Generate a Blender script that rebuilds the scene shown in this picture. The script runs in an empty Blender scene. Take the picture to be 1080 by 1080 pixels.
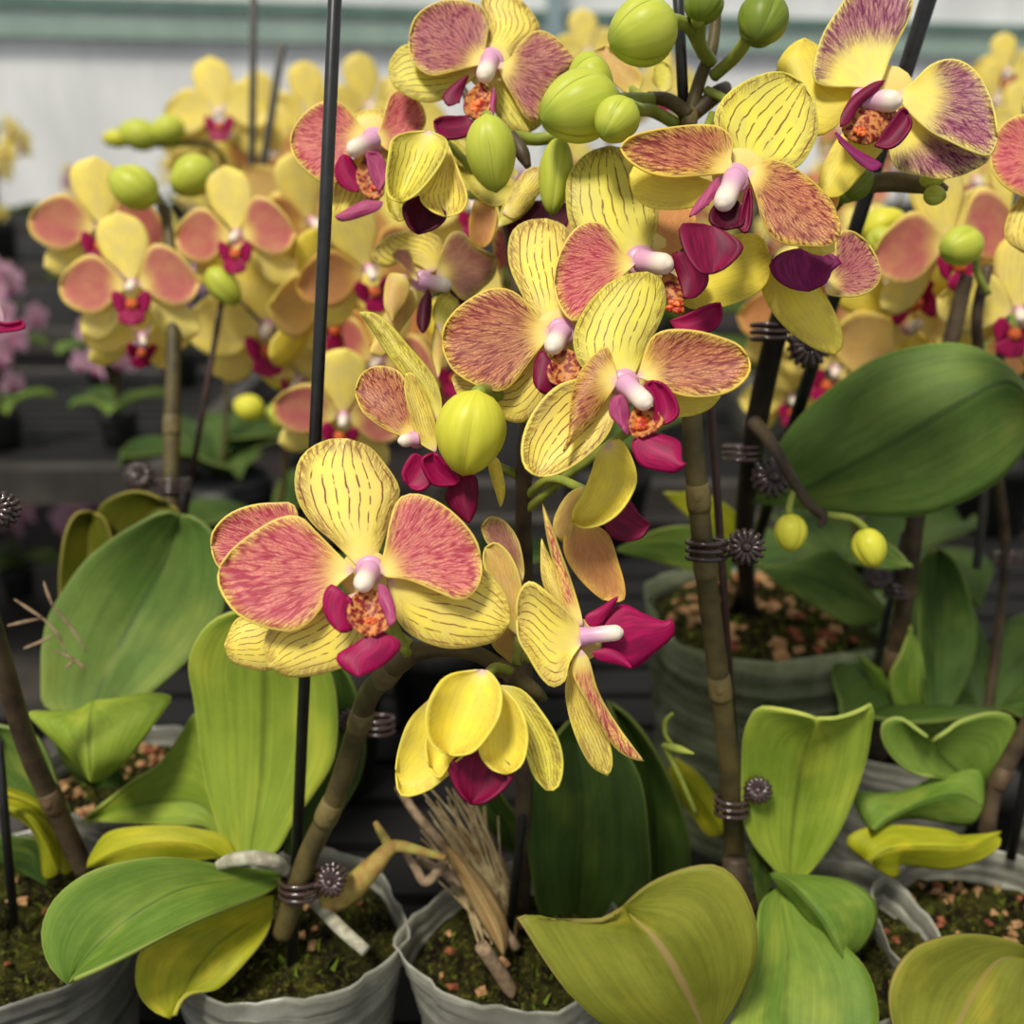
import bpy, bmesh, math, random
import numpy as np
from mathutils import Vector, Matrix, Euler
random.seed(7); np.random.seed(7)
SC = bpy.context.scene
COL = SC.collection
# ------------------------------------------------------------------ camera
PITCH = math.radians(20.0); FPX = 1100.0; CAMZ = 1.20
cam_d = bpy.data.cameras.new('camera'); cam = bpy.data.objects.new('camera', cam_d); COL.objects.link(cam)
cam.location = (0, 0, CAMZ); cam.rotation_euler = (math.pi/2 - PITCH, 0, 0)
cam_d.sensor_width = 36; cam_d.lens = FPX/1080*36; cam_d.clip_start = 0.01; cam_d.clip_end = 100
cam_d.dof.use_dof = True; cam_d.dof.focus_distance = 0.328; cam_d.dof.aperture_fstop = 8.0
SC.camera = cam
RX = Vector((1, 0, 0)); UP = Vector((0, math.sin(PITCH), math.cos(PITCH))); FW = Vector((0, math.cos(PITCH), -math.sin(PITCH)))
CAM = Vector((0, 0, CAMZ))
def P(x, y, d):
    return CAM + RX*((x-540)/FPX*d) + UP*((540-y)/FPX*d) + FW*d
def depth_on_z(y, z):      # axis depth of the point seen on row y at height z
    v = UP*((540-y)/FPX) + FW
    return (z-CAMZ)/v.z
def on_z(x, y, z):
    return P(x, y, depth_on_z(y, z))
def row_on(d, z=.89):    # picture row of the point at axis depth d and height z
    return 540-FPX*((z-CAMZ)/d-FW.z)/UP.z
def px(m, d): return m*FPX/d
# ------------------------------------------------------------------ objects
WL = {}
def wl(o): return WL.get(o.name, Vector((0, 0, 0))) if o else Vector((0, 0, 0))
def tag(o, label=None, cat=None, group=None, kind=None):
    if label: o['label'] = label
    if cat: o['category'] = cat
    if group: o['group'] = group
    if kind: o['kind'] = kind
    return o
def empty(name, loc, parent=None):
    o = bpy.data.objects.new(name, None); COL.objects.link(o); o.empty_display_size = 0.01
    loc = Vector(loc)
    if parent: o.parent = parent
    o.location = loc - wl(parent); WL[o.name] = loc
    return o
def mesh_obj(name, me, parent=None, loc=None):
    o = bpy.data.objects.new(name, me); COL.objects.link(o)
    if parent: o.parent = parent
    return o
class MB:
    """collects geometry given in world space"""
    def __init__(s): s.v = []; s.f = []; s.mi = []; s.st = []; s.an = []; s.ra = []; s.ed = []
    def add(s, vs, fs, st=None, an=None, ra=None, ed=None, mi=0):
        b = len(s.v); n = len(vs); s.v += [tuple(v) for v in vs]; s.f += [tuple(i+b for i in f) for f in fs]; s.mi += [mi]*len(fs)
        s.st += list(st) if st is not None else [(.5, .5)]*n
        s.an += list(an) if an is not None else [0.]*n
        s.ra += list(ra) if ra is not None else [.5]*n
        s.ed += list(ed) if ed is not None else [.5]*n
    def mesh(s, name, mats, off=Vector((0, 0, 0)), smooth=True):
        me = bpy.data.meshes.new(name)
        me.from_pydata([(v[0]-off[0], v[1]-off[1], v[2]-off[2]) for v in s.v], [], s.f)
        for m in (mats if isinstance(mats, (list, tuple)) else [mats]): me.materials.append(m)
        me.polygons.foreach_set('material_index', s.mi)
        me.polygons.foreach_set('use_smooth', [smooth]*len(s.f))
        for nm, dat in (('s', [a[0] for a in s.st]), ('t', [a[1] for a in s.st]), ('ang', s.an), ('rad', s.ra), ('edge', s.ed)):
            at = me.attributes.new(nm, 'FLOAT', 'POINT'); at.data.foreach_set('value', dat)
        me.update()
        return me
    def build(s, name, mats, parent=None, smooth=True, thick=0, origin=None):
        if parent is None:
            a = np.array(s.v); off = Vector(origin) if origin else Vector(((a[:,0].min()+a[:,0].max())/2, (a[:,1].min()+a[:,1].max())/2, a[:,2].min()))
            o = bpy.data.objects.new(name, s.mesh(name, mats, off, smooth)); COL.objects.link(o); o.location = off; WL[o.name] = off
        else:
            o = mesh_obj(name, s.mesh(name, mats, wl(parent), smooth), parent)
            WL[o.name] = wl(parent)
        if thick:
            md = o.modifiers.new('thickness', 'SOLIDIFY'); md.thickness = thick; md.offset = 0; md.use_even_offset = False
        return o
# ------------------------------------------------------------------ curves
def catmull(pts, per=8):
    pts = [np.array(p, float) for p in pts]
    if len(pts) < 3: 
        return [pts[0]+(pts[-1]-pts[0])*i/per for i in range(per+1)]
    q = [2*pts[0]-pts[1]] + pts + [2*pts[-1]-pts[-2]]
    out = []
    for i in range(1, len(q)-2):
        p0, p1, p2, p3 = q[i-1:i+3]
        for k in range(per):
            u = k/per
            out.append(.5*((2*p1)+(-p0+p2)*u+(2*p0-5*p1+4*p2-p3)*u*u+(-p0+3*p1-3*p2+p3)*u**3))
    out.append(pts[-1]); return out
def resample(pts, n):
    a = np.array(pts); d = np.r_[0, np.cumsum(np.linalg.norm(np.diff(a, axis=0), axis=1))]
    u = np.linspace(0, d[-1], n)
    return np.stack([np.interp(u, d, a[:, k]) for k in range(a.shape[1])], 1)
def parse(s):
    seg = [[tuple(map(float, c.split(','))) for c in q.split()] for q in s.split('|')]
    return seg       # base | left base->tip | tip | right tip->base  [| midrib base->tip]
def blade(mb, outline, mapper, depthf, nt=20, ns=12, mi=0, wav=0.0, flip=False):
    seg = parse(outline); base, L, tip, R = seg[0][0], seg[1], seg[2][0], seg[3]
    Lc = resample(catmull([base]+L+[tip]), nt+1); Rc = resample(catmull([base]+R[::-1]+[tip]), nt+1)
    Mc = resample(catmull([base]+seg[4]+[tip]), nt+1) if len(seg) > 4 else None
    b = np.array(base); axis = np.array(tip)-b; leng = np.linalg.norm(axis); axis = axis/leng; perp = np.array((-axis[1], axis[0]))
    rim = np.vstack([Lc[2:], Rc[2:]])
    size = max(np.ptp(np.vstack([Lc, Rc])[:, 0]), np.ptp(np.vstack([Lc, Rc])[:, 1]))
    vs = []; st = []; an = []; ra = []; ed = []; ids = {}
    ph = random.random()*6.28
    def put(i, j):
        t = i/nt; s = j/ns
        if i in (0, nt): s = .5
        if Mc is None: p = Lc[i]*(1-s)+Rc[i]*s
        else:
            if s < .5: p = Lc[i]*(1-2*s)+Mc[i]*(2*s)
            else: p = Mc[i]*(2-2*s)+Rc[i]*(2*s-1)
        r = p-b; rr = np.linalg.norm(r)
        dd = depthf(p[0], p[1], s, t, rr/size)
        if wav: dd += wav*math.sin(ph+t*9+s*2.5)*abs(2*s-1)**2*min(1, 3*t)
        ids[(i, j)] = len(vs)
        vs.append(mapper(p[0], p[1], dd)); st.append((s, t))
        an.append(math.atan2(float(r@perp), float(r@axis)) if rr > 1e-6 else 0.0); ra.append(rr/size)
        ed.append(float(np.min(np.linalg.norm(rim-p, axis=1)))/size)
    for i in range(nt+1):
        for j in range(ns+1):
            if i in (0, nt) and j > 0: ids[(i, j)] = ids[(i, 0)]
            else: put(i, j)
    fs = []
    for i in range(nt):
        for j in range(ns):
            q = [ids[(i, j)], ids[(i+1, j)], ids[(i+1, j+1)], ids[(i, j+1)]]
            u = []
            for k in q:
                if k not in u: u.append(k)
            if len(u) >= 3: fs.append(u)
    mb.add(vs, fs, st, an, ra, ed, mi)
def frame_to(dirv):
    d = Vector(dirv).normalized(); a = Vector((0, 0, 1)) if abs(d.z) < .9 else Vector((1, 0, 0))
    x = d.cross(a).normalized(); y = d.cross(x).normalized(); return x, y, d
def tube(mb, pts, rads, n=10, per=6, cap=True, mi=0):
    """pts world Vectors, rads metres (one per point or a single number)"""
    if not isinstance(rads, (list, tuple)): rads = [rads]*len(pts)
    c = catmull([(p[0], p[1], p[2], r) for p, r in zip(pts, rads)], per)
    vs = []; fs = []; st = []; m = len(c); prev = None
    for i, q in enumerate(c):
        a = c[max(0, i-1)]; b = c[min(m-1, i+1)]; d = Vector(b[:3]-a[:3]).normalized()
        if prev is None: x, y, _ = frame_to(d)
        else:
            x = (prev - d*prev.dot(d)).normalized(); y = d.cross(x)
        prev = x
        for k in range(n):
            th = 2*math.pi*k/n
            vs.append(Vector(q[:3]) + (x*math.cos(th)+y*math.sin(th))*float(q[3])); st.append((k/n, i/(m-1)))
    for i in range(m-1):
        for k in range(n):
            fs.append((i*n+k, i*n+(k+1) % n, (i+1)*n+(k+1) % n, (i+1)*n+k))
    if cap:
        fs.append(tuple(range(n))[::-1]); fs.append(tuple(range((m-1)*n, m*n)))
    mb.add(vs, fs, st, mi=mi)
def lathe(mb, origin, axis, prof, n=24, lobes=0, lobe_amt=0, mi=0, xdir=None):
    """prof: (along, radius) metres; closed ends at radius 0"""
    x, y, d = frame_to(axis)
    vs = []; fs = []; st = []; m = len(prof)
    for i, (h, r) in enumerate(prof):
        for k in range(n):
            th = 2*math.pi*k/n
            rr = r*(1-lobe_amt*(1-abs(math.sin(lobes*th/2)))**4*min(1, 2.2*i/(m-1))) if lobes else r
            vs.append(Vector(origin)+d*h+(x*math.cos(th)+y*math.sin(th))*rr); st.append((k/n, i/(m-1)))
    for i in range(m-1):
        for k in range(n): fs.append((i*n+k, i*n+(k+1) % n, (i+1)*n+(k+1) % n, (i+1)*n+k))
    fs.append(tuple(range(n))[::-1]); fs.append(tuple(range((m-1)*n, m*n)))
    mb.add(vs, fs, st, mi=mi)
def blob(mb, c, r, axes=(1, 1, 1), bump=0, n=12, m=8, mi=0):
    vs = []; fs = []; c = Vector(c)
    for i in range(m+1):
        ph = math.pi*i/m
        for k in range(n):
            th = 2*math.pi*k/n; rr = r*(1+bump*(random.random()-.5))
            vs.append(c+RX*(rr*axes[0]*math.sin(ph)*math.cos(th))+UP*(rr*axes[1]*math.cos(ph))+FW*(rr*axes[2]*math.sin(ph)*math.sin(th)))
    for i in range(m):
        for k in range(n): fs.append((i*n+k, i*n+(k+1) % n, (i+1)*n+(k+1) % n, (i+1)*n+k))
    mb.add(vs, fs, mi=mi)
def box(mb, lo, hi, mi=0):
    x0, y0, z0 = lo; x1, y1, z1 = hi
    mb.add([(x0,y0,z0),(x1,y0,z0),(x1,y1,z0),(x0,y1,z0),(x0,y0,z1),(x1,y0,z1),(x1,y1,z1),(x0,y1,z1)],
           [(0,3,2,1),(4,5,6,7),(0,1,5,4),(1,2,6,5),(2,3,7,6),(3,0,4,7)], mi=mi)
# ------------------------------------------------------------------ materials
def lin(c):
    return tuple((v/12.92 if v <= .04045 else ((v+.055)/1.055)**2.4) for v in [k/255 for k in c])+(1,)
class NT:
    def __init__(s, name):
        s.m = bpy.data.materials.new(name); s.m.use_nodes = True; s.t = s.m.node_tree; s.t.nodes.clear()
        s.out = s.n('ShaderNodeOutputMaterial')
    def n(s, typ, **kw):
        o = s.t.nodes.new(typ)
        for k, v in kw.items(): setattr(o, k, v)
        return o
    def link(s, a, b): s.t.links.new(a, b)
    def put(s, sock, v):
        if hasattr(v, 'is_linked'): s.link(v, sock)
        else: sock.default_value = v
    def math(s, op, a, b=0.0, c=0.0, clamp=False):
        o = s.n('ShaderNodeMath', operation=op); o.use_clamp = clamp
        for i, v in enumerate((a, b, c)): s.put(o.inputs[i], v)
        return o.outputs[0]
    def attr(s, nm): return s.n('ShaderNodeAttribute', attribute_name=nm).outputs['Fac']
    def rng(s, v, a, b, c=0., d=1., smooth=True):
        o = s.n('ShaderNodeMapRange', interpolation_type='SMOOTHSTEP' if smooth else 'LINEAR')
        for i, q in enumerate((v, a, b, c, d)): s.put(o.inputs[i], q)
        return o.outputs[0]
    def vec(s, x, y, z=0.):
        o = s.n('ShaderNodeCombineXYZ')
        for i, v in enumerate((x, y, z)): s.put(o.inputs[i], v)
        return o.outputs[0]
    def noise(s, v, scale, detail=2, rough=.5):
        o = s.n('ShaderNodeTexNoise'); s.link(v, o.inputs['Vector']); o.inputs['Scale'].default_value = scale; o.inputs['Detail'].default_value = detail; o.inputs['Roughness'].default_value = rough
        return o.outputs['Fac']
    def mix(s, f, a, b):
        o = s.n('ShaderNodeMix', data_type='RGBA'); s.put(o.inputs[0], f); s.put(o.inputs[6], a); s.put(o.inputs[7], b); return o.outputs[2]
    def bsdf(s, col, rough=.5, spec=.3, trans=0., tcol=None, bump=None, bstr=.2, metal=0, coat=0, alpha=1, transmission=0, dist=.0005):
        p = s.n('ShaderNodeBsdfPrincipled'); s.put(p.inputs['Base Color'], col); s.put(p.inputs['Roughness'], rough)
        p.inputs['Specular IOR Level'].default_value = spec; p.inputs['Metallic'].default_value = metal; p.inputs['Coat Weight'].default_value = coat
        s.put(p.inputs['Alpha'], alpha); p.inputs['Transmission Weight'].default_value = transmission
        if bump is not None:
            b = s.n('ShaderNodeBump'); b.inputs['Strength'].default_value = bstr; b.inputs['Distance'].default_value = dist; s.link(bump, b.inputs['Height']); s.link(b.outputs[0], p.inputs['Normal'])
        sh = p.outputs[0]
        if trans:
            t = s.n('ShaderNodeBsdfTranslucent'); s.put(t.inputs[0], tcol if tcol is not None else col)
            mx = s.n('ShaderNodeMixShader'); mx.inputs[0].default_value = trans; s.link(sh, mx.inputs[1]); s.link(t.outputs[0], mx.inputs[2]); sh = mx.outputs[0]
        s.link(sh, s.out.inputs[0]); return s.m
def petal_mat(name, ground, flush, vein, fl=0., vn=0., stripes=0., centre=(250, 236, 150), A=24., B=4.2, N=9., spots=None, fl0=.10, vein_w=.22, low=None):
    k = NT(name); s = k.attr('s'); t = k.attr('t'); ang = k.attr('ang'); rad = k.attr('rad'); edge = k.attr('edge')
    rnd = k.math('MULTIPLY', k.n('ShaderNodeObjectInfo').outputs['Random'], 60.)
    p0 = k.vec(k.math('MULTIPLY', ang, 3.), k.math('MULTIPLY', rad, 4.), rnd)
    wob = k.n('ShaderNodeTexNoise'); k.link(p0, wob.inputs['Vector']); wob.inputs['Scale'].default_value = 3.2; wob.inputs['Detail'].default_value = 3
    w = k.math('SUBTRACT', wob.outputs['Fac'], .5)
    big = k.noise(p0, .9, 2)
    w2 = k.math('SUBTRACT', k.noise(p0, 1.6, 1), .5)
    col = lin(ground)
    # soft ground variation
    col = k.mix(k.rng(big, .35, .7), col, lin([min(255, g*1.05) if i != 2 else g*.9 for i, g in enumerate(ground)]))
    em = k.rng(edge, .008, .03)
    if fl:
        f = k.math('MULTIPLY', k.rng(rad, fl0, fl0+.3), k.rng(edge, .008, .11))
        f = k.math('MULTIPLY', f, k.rng(big, .2, .75, .72, 1.))
        f = k.math('MULTIPLY', f, fl); col = k.mix(f, col, lin(flush))
    if vn:
        v = k.vec(k.math('ADD', k.math('MULTIPLY', ang, A), k.math('MULTIPLY', w, 1.5)), k.math('MULTIPLY', rad, B), rnd)
        vo = k.n('ShaderNodeTexVoronoi', feature='DISTANCE_TO_EDGE'); k.link(v, vo.inputs['Vector']); vo.inputs['Scale'].default_value = 1.
        m = k.rng(vo.outputs['Distance'], .015, vein_w, 1., 0.)
        v2 = k.vec(k.math('ADD', k.math('MULTIPLY', ang, A*1.9), w), k.math('MULTIPLY', rad, B*5.), rnd)
        vo2 = k.n('ShaderNodeTexVoronoi', feature='DISTANCE_TO_EDGE'); k.link(v2, vo2.inputs['Vector']); vo2.inputs['Scale'].default_value = 1.
        m2 = k.rng(vo2.outputs['Distance'], .02, .22, .6, 0.)
        m = k.math('MAXIMUM', m, m2)
        fine = k.noise(v, 1.7, 2)
        m = k.math('MULTIPLY', m, k.rng(fine, .3, .55, .6, 1.))
        m = k.math('MULTIPLY', m, k.rng(edge, .006, .022)); m = k.math('MULTIPLY', m, k.rng(rad, fl0-.02, fl0+.22))
        if spots is not None: m = k.math('MULTIPLY', m, k.rng(edge, .035, .15, 1., spots))
        col = k.mix(k.math('MULTIPLY', m, vn), col, lin(vein))
    if stripes:
        x = k.math('ADD', k.math('MULTIPLY', s, N), k.math('MULTIPLY', w2, .5))
        tri = k.math('ABSOLUTE', k.math('SUBTRACT', k.math('FRACT', x), .5))
        line = k.rng(tri, .035, .105, 1., 0.)
        br = k.noise(k.vec(k.math('MULTIPLY', s, N*1.3), k.math('MULTIPLY', t, 11.), rnd), 1.3, 2)
        line = k.math('MULTIPLY', line, k.rng(br, .34, .48)); line = k.math('MULTIPLY', line, k.rng(rad, .22, .42)); line = k.math('MULTIPLY', line, k.rng(edge, .015, .05))
        col = k.mix(k.math('MULTIPLY', line, stripes), col, lin(vein))
    col = k.mix(k.rng(rad, .03, .24, .8, 0.), col, lin(centre)); col = k.mix(k.rng(rad, .03, .10, .7, 0.), col, lin((236, 190, 210)))
    hb = k.noise(k.vec(k.math('MULTIPLY', s, 26.), k.math('MULTIPLY', t, 2.)), 1., 2)
    return k.bsdf(col, rough=.48, spec=.28, trans=.32, bump=hb, bstr=.12)
YEL = (236, 222, 96)
MT = {}
MT['rose'] = petal_mat('petal_rose', (246, 222, 120), (240, 128, 146), (176, 40, 76), fl=.86, vn=.92)
MT['rust'] = petal_mat('petal_rust', (240, 210, 104), (214, 116, 106), (126, 28, 42), fl=.8, vn=.95)
MT['mauve'] = petal_mat('petal_mauve', (238, 214, 118), (198, 94, 128), (122, 24, 64), fl=.84, vn=.95)
MT['dull'] = petal_mat('petal_dull_rose', (216, 192, 110), (158, 88, 92), (110, 46, 56), fl=.88, vn=.55)
MT['peach'] = petal_mat('petal_peach', (236, 194, 104), (222, 154, 106), (176, 96, 70), fl=.8, vn=.3, A=14)
MT['purple'] = petal_mat('petal_purple', (240, 224, 128), (180, 72, 144), (112, 22, 78), fl=.8, vn=.95, fl0=.36, vein_w=.2)
MT['stripe'] = petal_mat('sepal_striped', (246, 226, 122), (236, 170, 110), (118, 32, 34), vn=.75, stripes=.95, spots=.0)
MT['pale'] = petal_mat('sepal_pale', (244, 226, 118), (236, 170, 110), (134, 46, 38), vn=.5, stripes=.85, spots=.0)
MT['plain'] = petal_mat('sepal_plain', (240, 224, 96), (230, 200, 110), (150, 80, 40), vn=.22, A=14, spots=.0, stripes=.12)
MT['lime'] = petal_mat('sepal_lime', (230, 220, 104), (230, 200, 110), (116, 46, 30), vn=.6, stripes=.85, spots=.0)
MT['back'] = petal_mat('petal_reverse', (232, 210, 116), (218, 164, 116), (160, 80, 70), fl=.5, vn=.25)
MT['soft'] = petal_mat('petal_soft_rose', (246, 222, 130), (214, 122, 116), (180, 76, 84), fl=1., vn=.35, A=24)
MT['softy'] = petal_mat('petal_soft_yellow', (244, 226, 134), (230, 170, 80), (170, 110, 50), stripes=.3)
def lip_mat(name, a, b, edgec=None):
    k = NT(name); rad = k.attr('rad'); t = k.attr('t'); s = k.attr('s')
    n = k.noise(k.vec(k.math('MULTIPLY', s, 14.), k.math('MULTIPLY', t, 3.)), 1., 2)
    col = k.mix(k.rng(n, .3, .7), lin(a), lin(b))
    if edgec: col = k.mix(k.rng(t, .0, .22, 1., 0.), col, lin(edgec))
    return k.bsdf(col, rough=.5, spec=.25, trans=.22, bump=n, bstr=.12)
MT['lip'] = lip_mat('lip_magenta', (176, 14, 84), (134, 8, 64))
MT['lipd'] = lip_mat('lip_wine', (138, 8, 62), (98, 6, 46))
MT['lipdark'] = lip_mat('lip_dark_wine', (92, 6, 40), (66, 4, 30))
MT['lipp'] = lip_mat('lip_pink_edge', (190, 92, 130), (160, 50, 100))
MT['lipv'] = lip_mat('lip_violet', (150, 34, 104), (112, 14, 72))
k = NT('lip_throat'); n1 = k.n('ShaderNodeTexCoord').outputs['Object']; nn = k.noise(n1, 640, 2)
k.bsdf(k.mix(k.rng(nn, .38, .62), lin((210, 140, 76)), lin((128, 26, 30))), rough=.5, trans=.15); MT['throat'] = k.m
k = NT('lip_callus'); n1 = k.n('ShaderNodeTexCoord').outputs['Object']; nn = k.noise(n1, 700, 2)
k.bsdf(k.mix(k.rng(nn, .4, .6), lin((232, 120, 40)), lin((168, 34, 20))), rough=.42, spec=.5, bump=nn, bstr=.5); MT['callus'] = k.m
k = NT('column_pink'); t = k.attr('t')
k.bsdf(k.mix(k.rng(t, .15, .7), lin((222, 166, 196)), lin((246, 232, 212))), rough=.35, spec=.4, trans=.2); MT['column'] = k.m
def bud_mat(name, a, b, c):
    k = NT(name); s = k.attr('s'); t = k.attr('t'); rnd = k.math('MULTIPLY', k.n('ShaderNodeObjectInfo').outputs['Random'], 40.)
    n = k.noise(k.vec(k.math('MULTIPLY', k.math('SINE', k.math('MULTIPLY', s, 6.283)), 7.), k.math('MULTIPLY', t, 2.), rnd), .8, 2)
    col = k.mix(k.rng(n, .2, .8), lin(a), lin(b)); col = k.mix(k.rng(t, .8, 1., 0., .7), col, lin(c))
    seam = k.math('ABSOLUTE', k.math('SINE', k.math('MULTIPLY', s, 9.42478)))
    col = k.mix(k.math('MULTIPLY', k.rng(seam, .0, .07, .75, 0.), k.rng(t, .25, .5)), col, lin(c))
    return k.bsdf(col, rough=.42, spec=.3, trans=.2, bump=n, bstr=.05)
MT['bud'] = bud_mat('bud_green', (204, 208, 82), (186, 196, 66), (120, 140, 46))
MT['budy'] = bud_mat('bud_yellow', (228, 222, 76), (206, 204, 60), (186, 166, 60))
MT['budg'] = bud_mat('bud_dark_green', (138, 154, 50), (108, 128, 40), (90, 100, 40))
def leaf_mat(name, a, b, rim, rough=.56, midc=None, trans=.18):
    k = NT(name); s = k.attr('s'); t = k.attr('t'); edge = k.attr('edge'); rnd = k.math('MULTIPLY', k.n('ShaderNodeObjectInfo').outputs['Random'], 40.)
    n = k.noise(k.vec(k.math('MULTIPLY', s, 2.4), k.math('MULTIPLY', t, 2.), rnd), 1.1, 4, .6)
    fine = k.noise(k.vec(k.math('MULTIPLY', s, 60.), k.math('MULTIPLY', t, 5.), rnd), 1., 2)
    spk = k.noise(k.vec(k.math('MULTIPLY', s, 40.), k.math('MULTIPLY', t, 60.), rnd), 1., 2)
    f = k.math('ADD', k.rng(n, .3, .7, 0., .8), k.math('MULTIPLY', k.math('SUBTRACT', fine, .5), .5)); f = k.math('ADD', f, k.math('MULTIPLY', k.math('SUBTRACT', spk, .5), .35), clamp=True)
    col = k.mix(f, lin(a), lin(b))
    mid = k.rng(k.math('ABSOLUTE', k.math('SUBTRACT', s, .5)), .008, .03, .55, 0.)
    col = k.mix(mid, col, lin(midc or [c*.6 for c in a]))
    col = k.mix(k.rng(k.noise(k.vec(k.math('MULTIPLY', s, 1.6), k.math('MULTIPLY', t, 1.6), rnd), 1.7, 3), .5, .75, 0., .55), col, lin([min(255, q) for q in (b[0]*1.16+10, b[1]*1.08+4, b[2]*1.05)]))
    par = k.noise(k.vec(k.math('MULTIPLY', s, 34.), k.math('MULTIPLY', t, 1.2), rnd), 1., 1); col = k.mix(k.rng(par, .42, .6, 0., .16), col, lin([c*.6 for c in a]))
    col = k.mix(k.rng(edge, .0, .007, .35, 0.), col, lin(rim))
    return k.bsdf(col, rough=rough, spec=.2, trans=trans, bump=k.math('ADD', k.math('MULTIPLY', n, 3.), fine), bstr=.22)
MT['leaf'] = leaf_mat('leaf_green', (92, 122, 40), (128, 152, 62), (196, 200, 110))
MT['leafb'] = leaf_mat('leaf_bright_green', (118, 142, 40), (154, 172, 62), (214, 214, 120))
MT['leafd'] = leaf_mat('leaf_deep_green', (48, 70, 24), (76, 100, 38), (140, 150, 70))
MT['leafy'] = leaf_mat('leaf_yellow_green', (148, 152, 22), (188, 184, 48), (224, 214, 110))
MT['leafo'] = leaf_mat('leaf_olive', (108, 112, 30), (140, 142, 50), (170, 140, 90), midc=(176, 140, 100))
MT['leafk'] = leaf_mat('leaf_olive_dark', (78, 82, 10), (98, 98, 20), (180, 160, 80))
MT['leafg'] = leaf_mat('leaf_grey_green', (80, 108, 42), (120, 142, 66), (170, 180, 110), rough=.58)
MT['husk'] = leaf_mat('dry_husk', (176, 138, 80), (214, 184, 130), (120, 80, 40), rough=.8)
def plain(name, a, b, scale=60, rough=.6, spec=.3, bump=.3, **kw):
    k = NT(name); c = k.n('ShaderNodeTexCoord').outputs['Object']; n = k.noise(c, scale, 4, .6)
    return k.bsdf(k.mix(k.rng(n, .3, .7), lin(a), lin(b)), rough=rough, spec=spec, bump=n, bstr=bump, **kw)
MT['stem'] = plain('stem_green', (92, 80, 44), (64, 56, 32), 90, .5)
MT['stemg'] = plain('stem_fresh_green', (150, 158, 62), (120, 130, 52), 90, .45)
MT['stemd'] = plain('stem_brown', (84, 70, 48), (56, 44, 34), 90, .5)
MT['stakek'] = plain('stake_black', (22, 22, 22), (34, 34, 33), 200, .38, .5, .1)
MT['stakeb'] = plain('stake_brown', (74, 48, 40), (52, 34, 30), 200, .45, .4, .1)
MT['stakeg'] = plain('stake_grey', (88, 84, 78), (66, 62, 58), 200, .5, .4, .1)
MT['clip'] = plain('clip_plastic', (46, 30, 26), (62, 42, 36), 200, .22, .6, .05, coat=.4)
MT['root'] = plain('aerial_root', (180, 178, 156), (132, 124, 104), 220, .7)
MT['rootb'] = plain('dry_root', (164, 140, 112), (116, 94, 70), 220, .8)
MT['rooty'] = plain('stub_root', (168, 158, 76), (150, 112, 62), 160, .7)
k = NT('potting_moss'); c = k.n('ShaderNodeTexCoord').outputs['Object']; n1 = k.noise(c, 90, 4, .6); n2 = k.noise(c, 420, 4, .7)
col = k.mix(k.rng(n1, .38, .62), lin((24, 18, 11)), lin((58, 58, 20))); col = k.mix(k.rng(n2, .5, .72, 0., .8), col, lin((124, 122, 46))); col = k.mix(k.rng(n2, .3, .44, .8, 0.), col, lin((14, 11, 7)))
k.bsdf(col, rough=.95, spec=.1, bump=n2, bstr=1., dist=.004); MT['moss'] = k.m
MT['mosso'] = plain('potting_moss', (26, 28, 9), (66, 68, 24), 260, .95, .1, .8)
MT['soil'] = plain('potting_dark', (30, 24, 16), (52, 40, 26), 240, .95, .1, .8)
MT['chip'] = plain('bark_chip', (140, 100, 64), (180, 142, 98), 180, .85, .2)
MT['chipr'] = plain('bark_chip_red', (110, 58, 38), (140, 82, 54), 180, .85, .2)
MT['mossg'] = plain('moss_bright', (112, 128, 36), (70, 86, 26), 300, .9, .1)
def film(name, a, b, alpha):
    k = NT(name); c = k.n('ShaderNodeTexCoord').outputs['Object']; n = k.noise(c, 34, 5, .65); z = k.n('ShaderNodeSeparateXYZ'); k.link(c, z.inputs[0])
    st = k.noise(k.vec(k.math('MULTIPLY', z.outputs[0], 3.), k.math('MULTIPLY', z.outputs[1], 3.), k.math('MULTIPLY', z.outputs[2], 190.)), 1., 2)
    col = k.mix(k.rng(n, .35, .7), lin(a), lin(b))
    col = k.mix(k.rng(st, .46, .56, 0., .5), col, lin([c*.6 for c in a]))
    al = k.rng(n, .3, .7, alpha-.12, min(1, alpha+.12))
    return k.bsdf(col, rough=.26, spec=.6, trans=.35, bump=st, bstr=.4, alpha=al, dist=.001)
MT['film'] = film('pot_film', (184, 182, 166), (222, 220, 204), .6)
MT['filmd'] = film('pot_film_dark', (140, 138, 126), (172, 170, 156), .78)
MT['filmg'] = film('pot_film_green', (166, 176, 138), (198, 204, 170), .40)
MT['black'] = plain('pot_black', (26, 26, 26), (40, 40, 38), 40, .5)
MT['pink'] = petal_mat('petal_pink', (226, 190, 208), (206, 150, 184), (160, 90, 140), fl=.7, vn=.3)
MT['pinkc'] = lip_mat('lip_pink', (190, 90, 140), (150, 60, 110))
MT['node'] = plain('stem_joint', (114, 100, 58), (86, 74, 42), 90, .55)
MT['noded'] = plain('stem_joint_brown', (100, 80, 56), (70, 54, 40), 90, .55)
MT['fibre'] = plain('dry_fibre', (206, 186, 140), (168, 142, 98), 200, .8)
MT['stemk'] = plain('stem_blackish', (44, 36, 28), (26, 22, 18), 90, .45)
MT['centre'] = plain('flower_centre', (240, 222, 130), (236, 210, 130), 60, .5, trans=.2)
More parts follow.
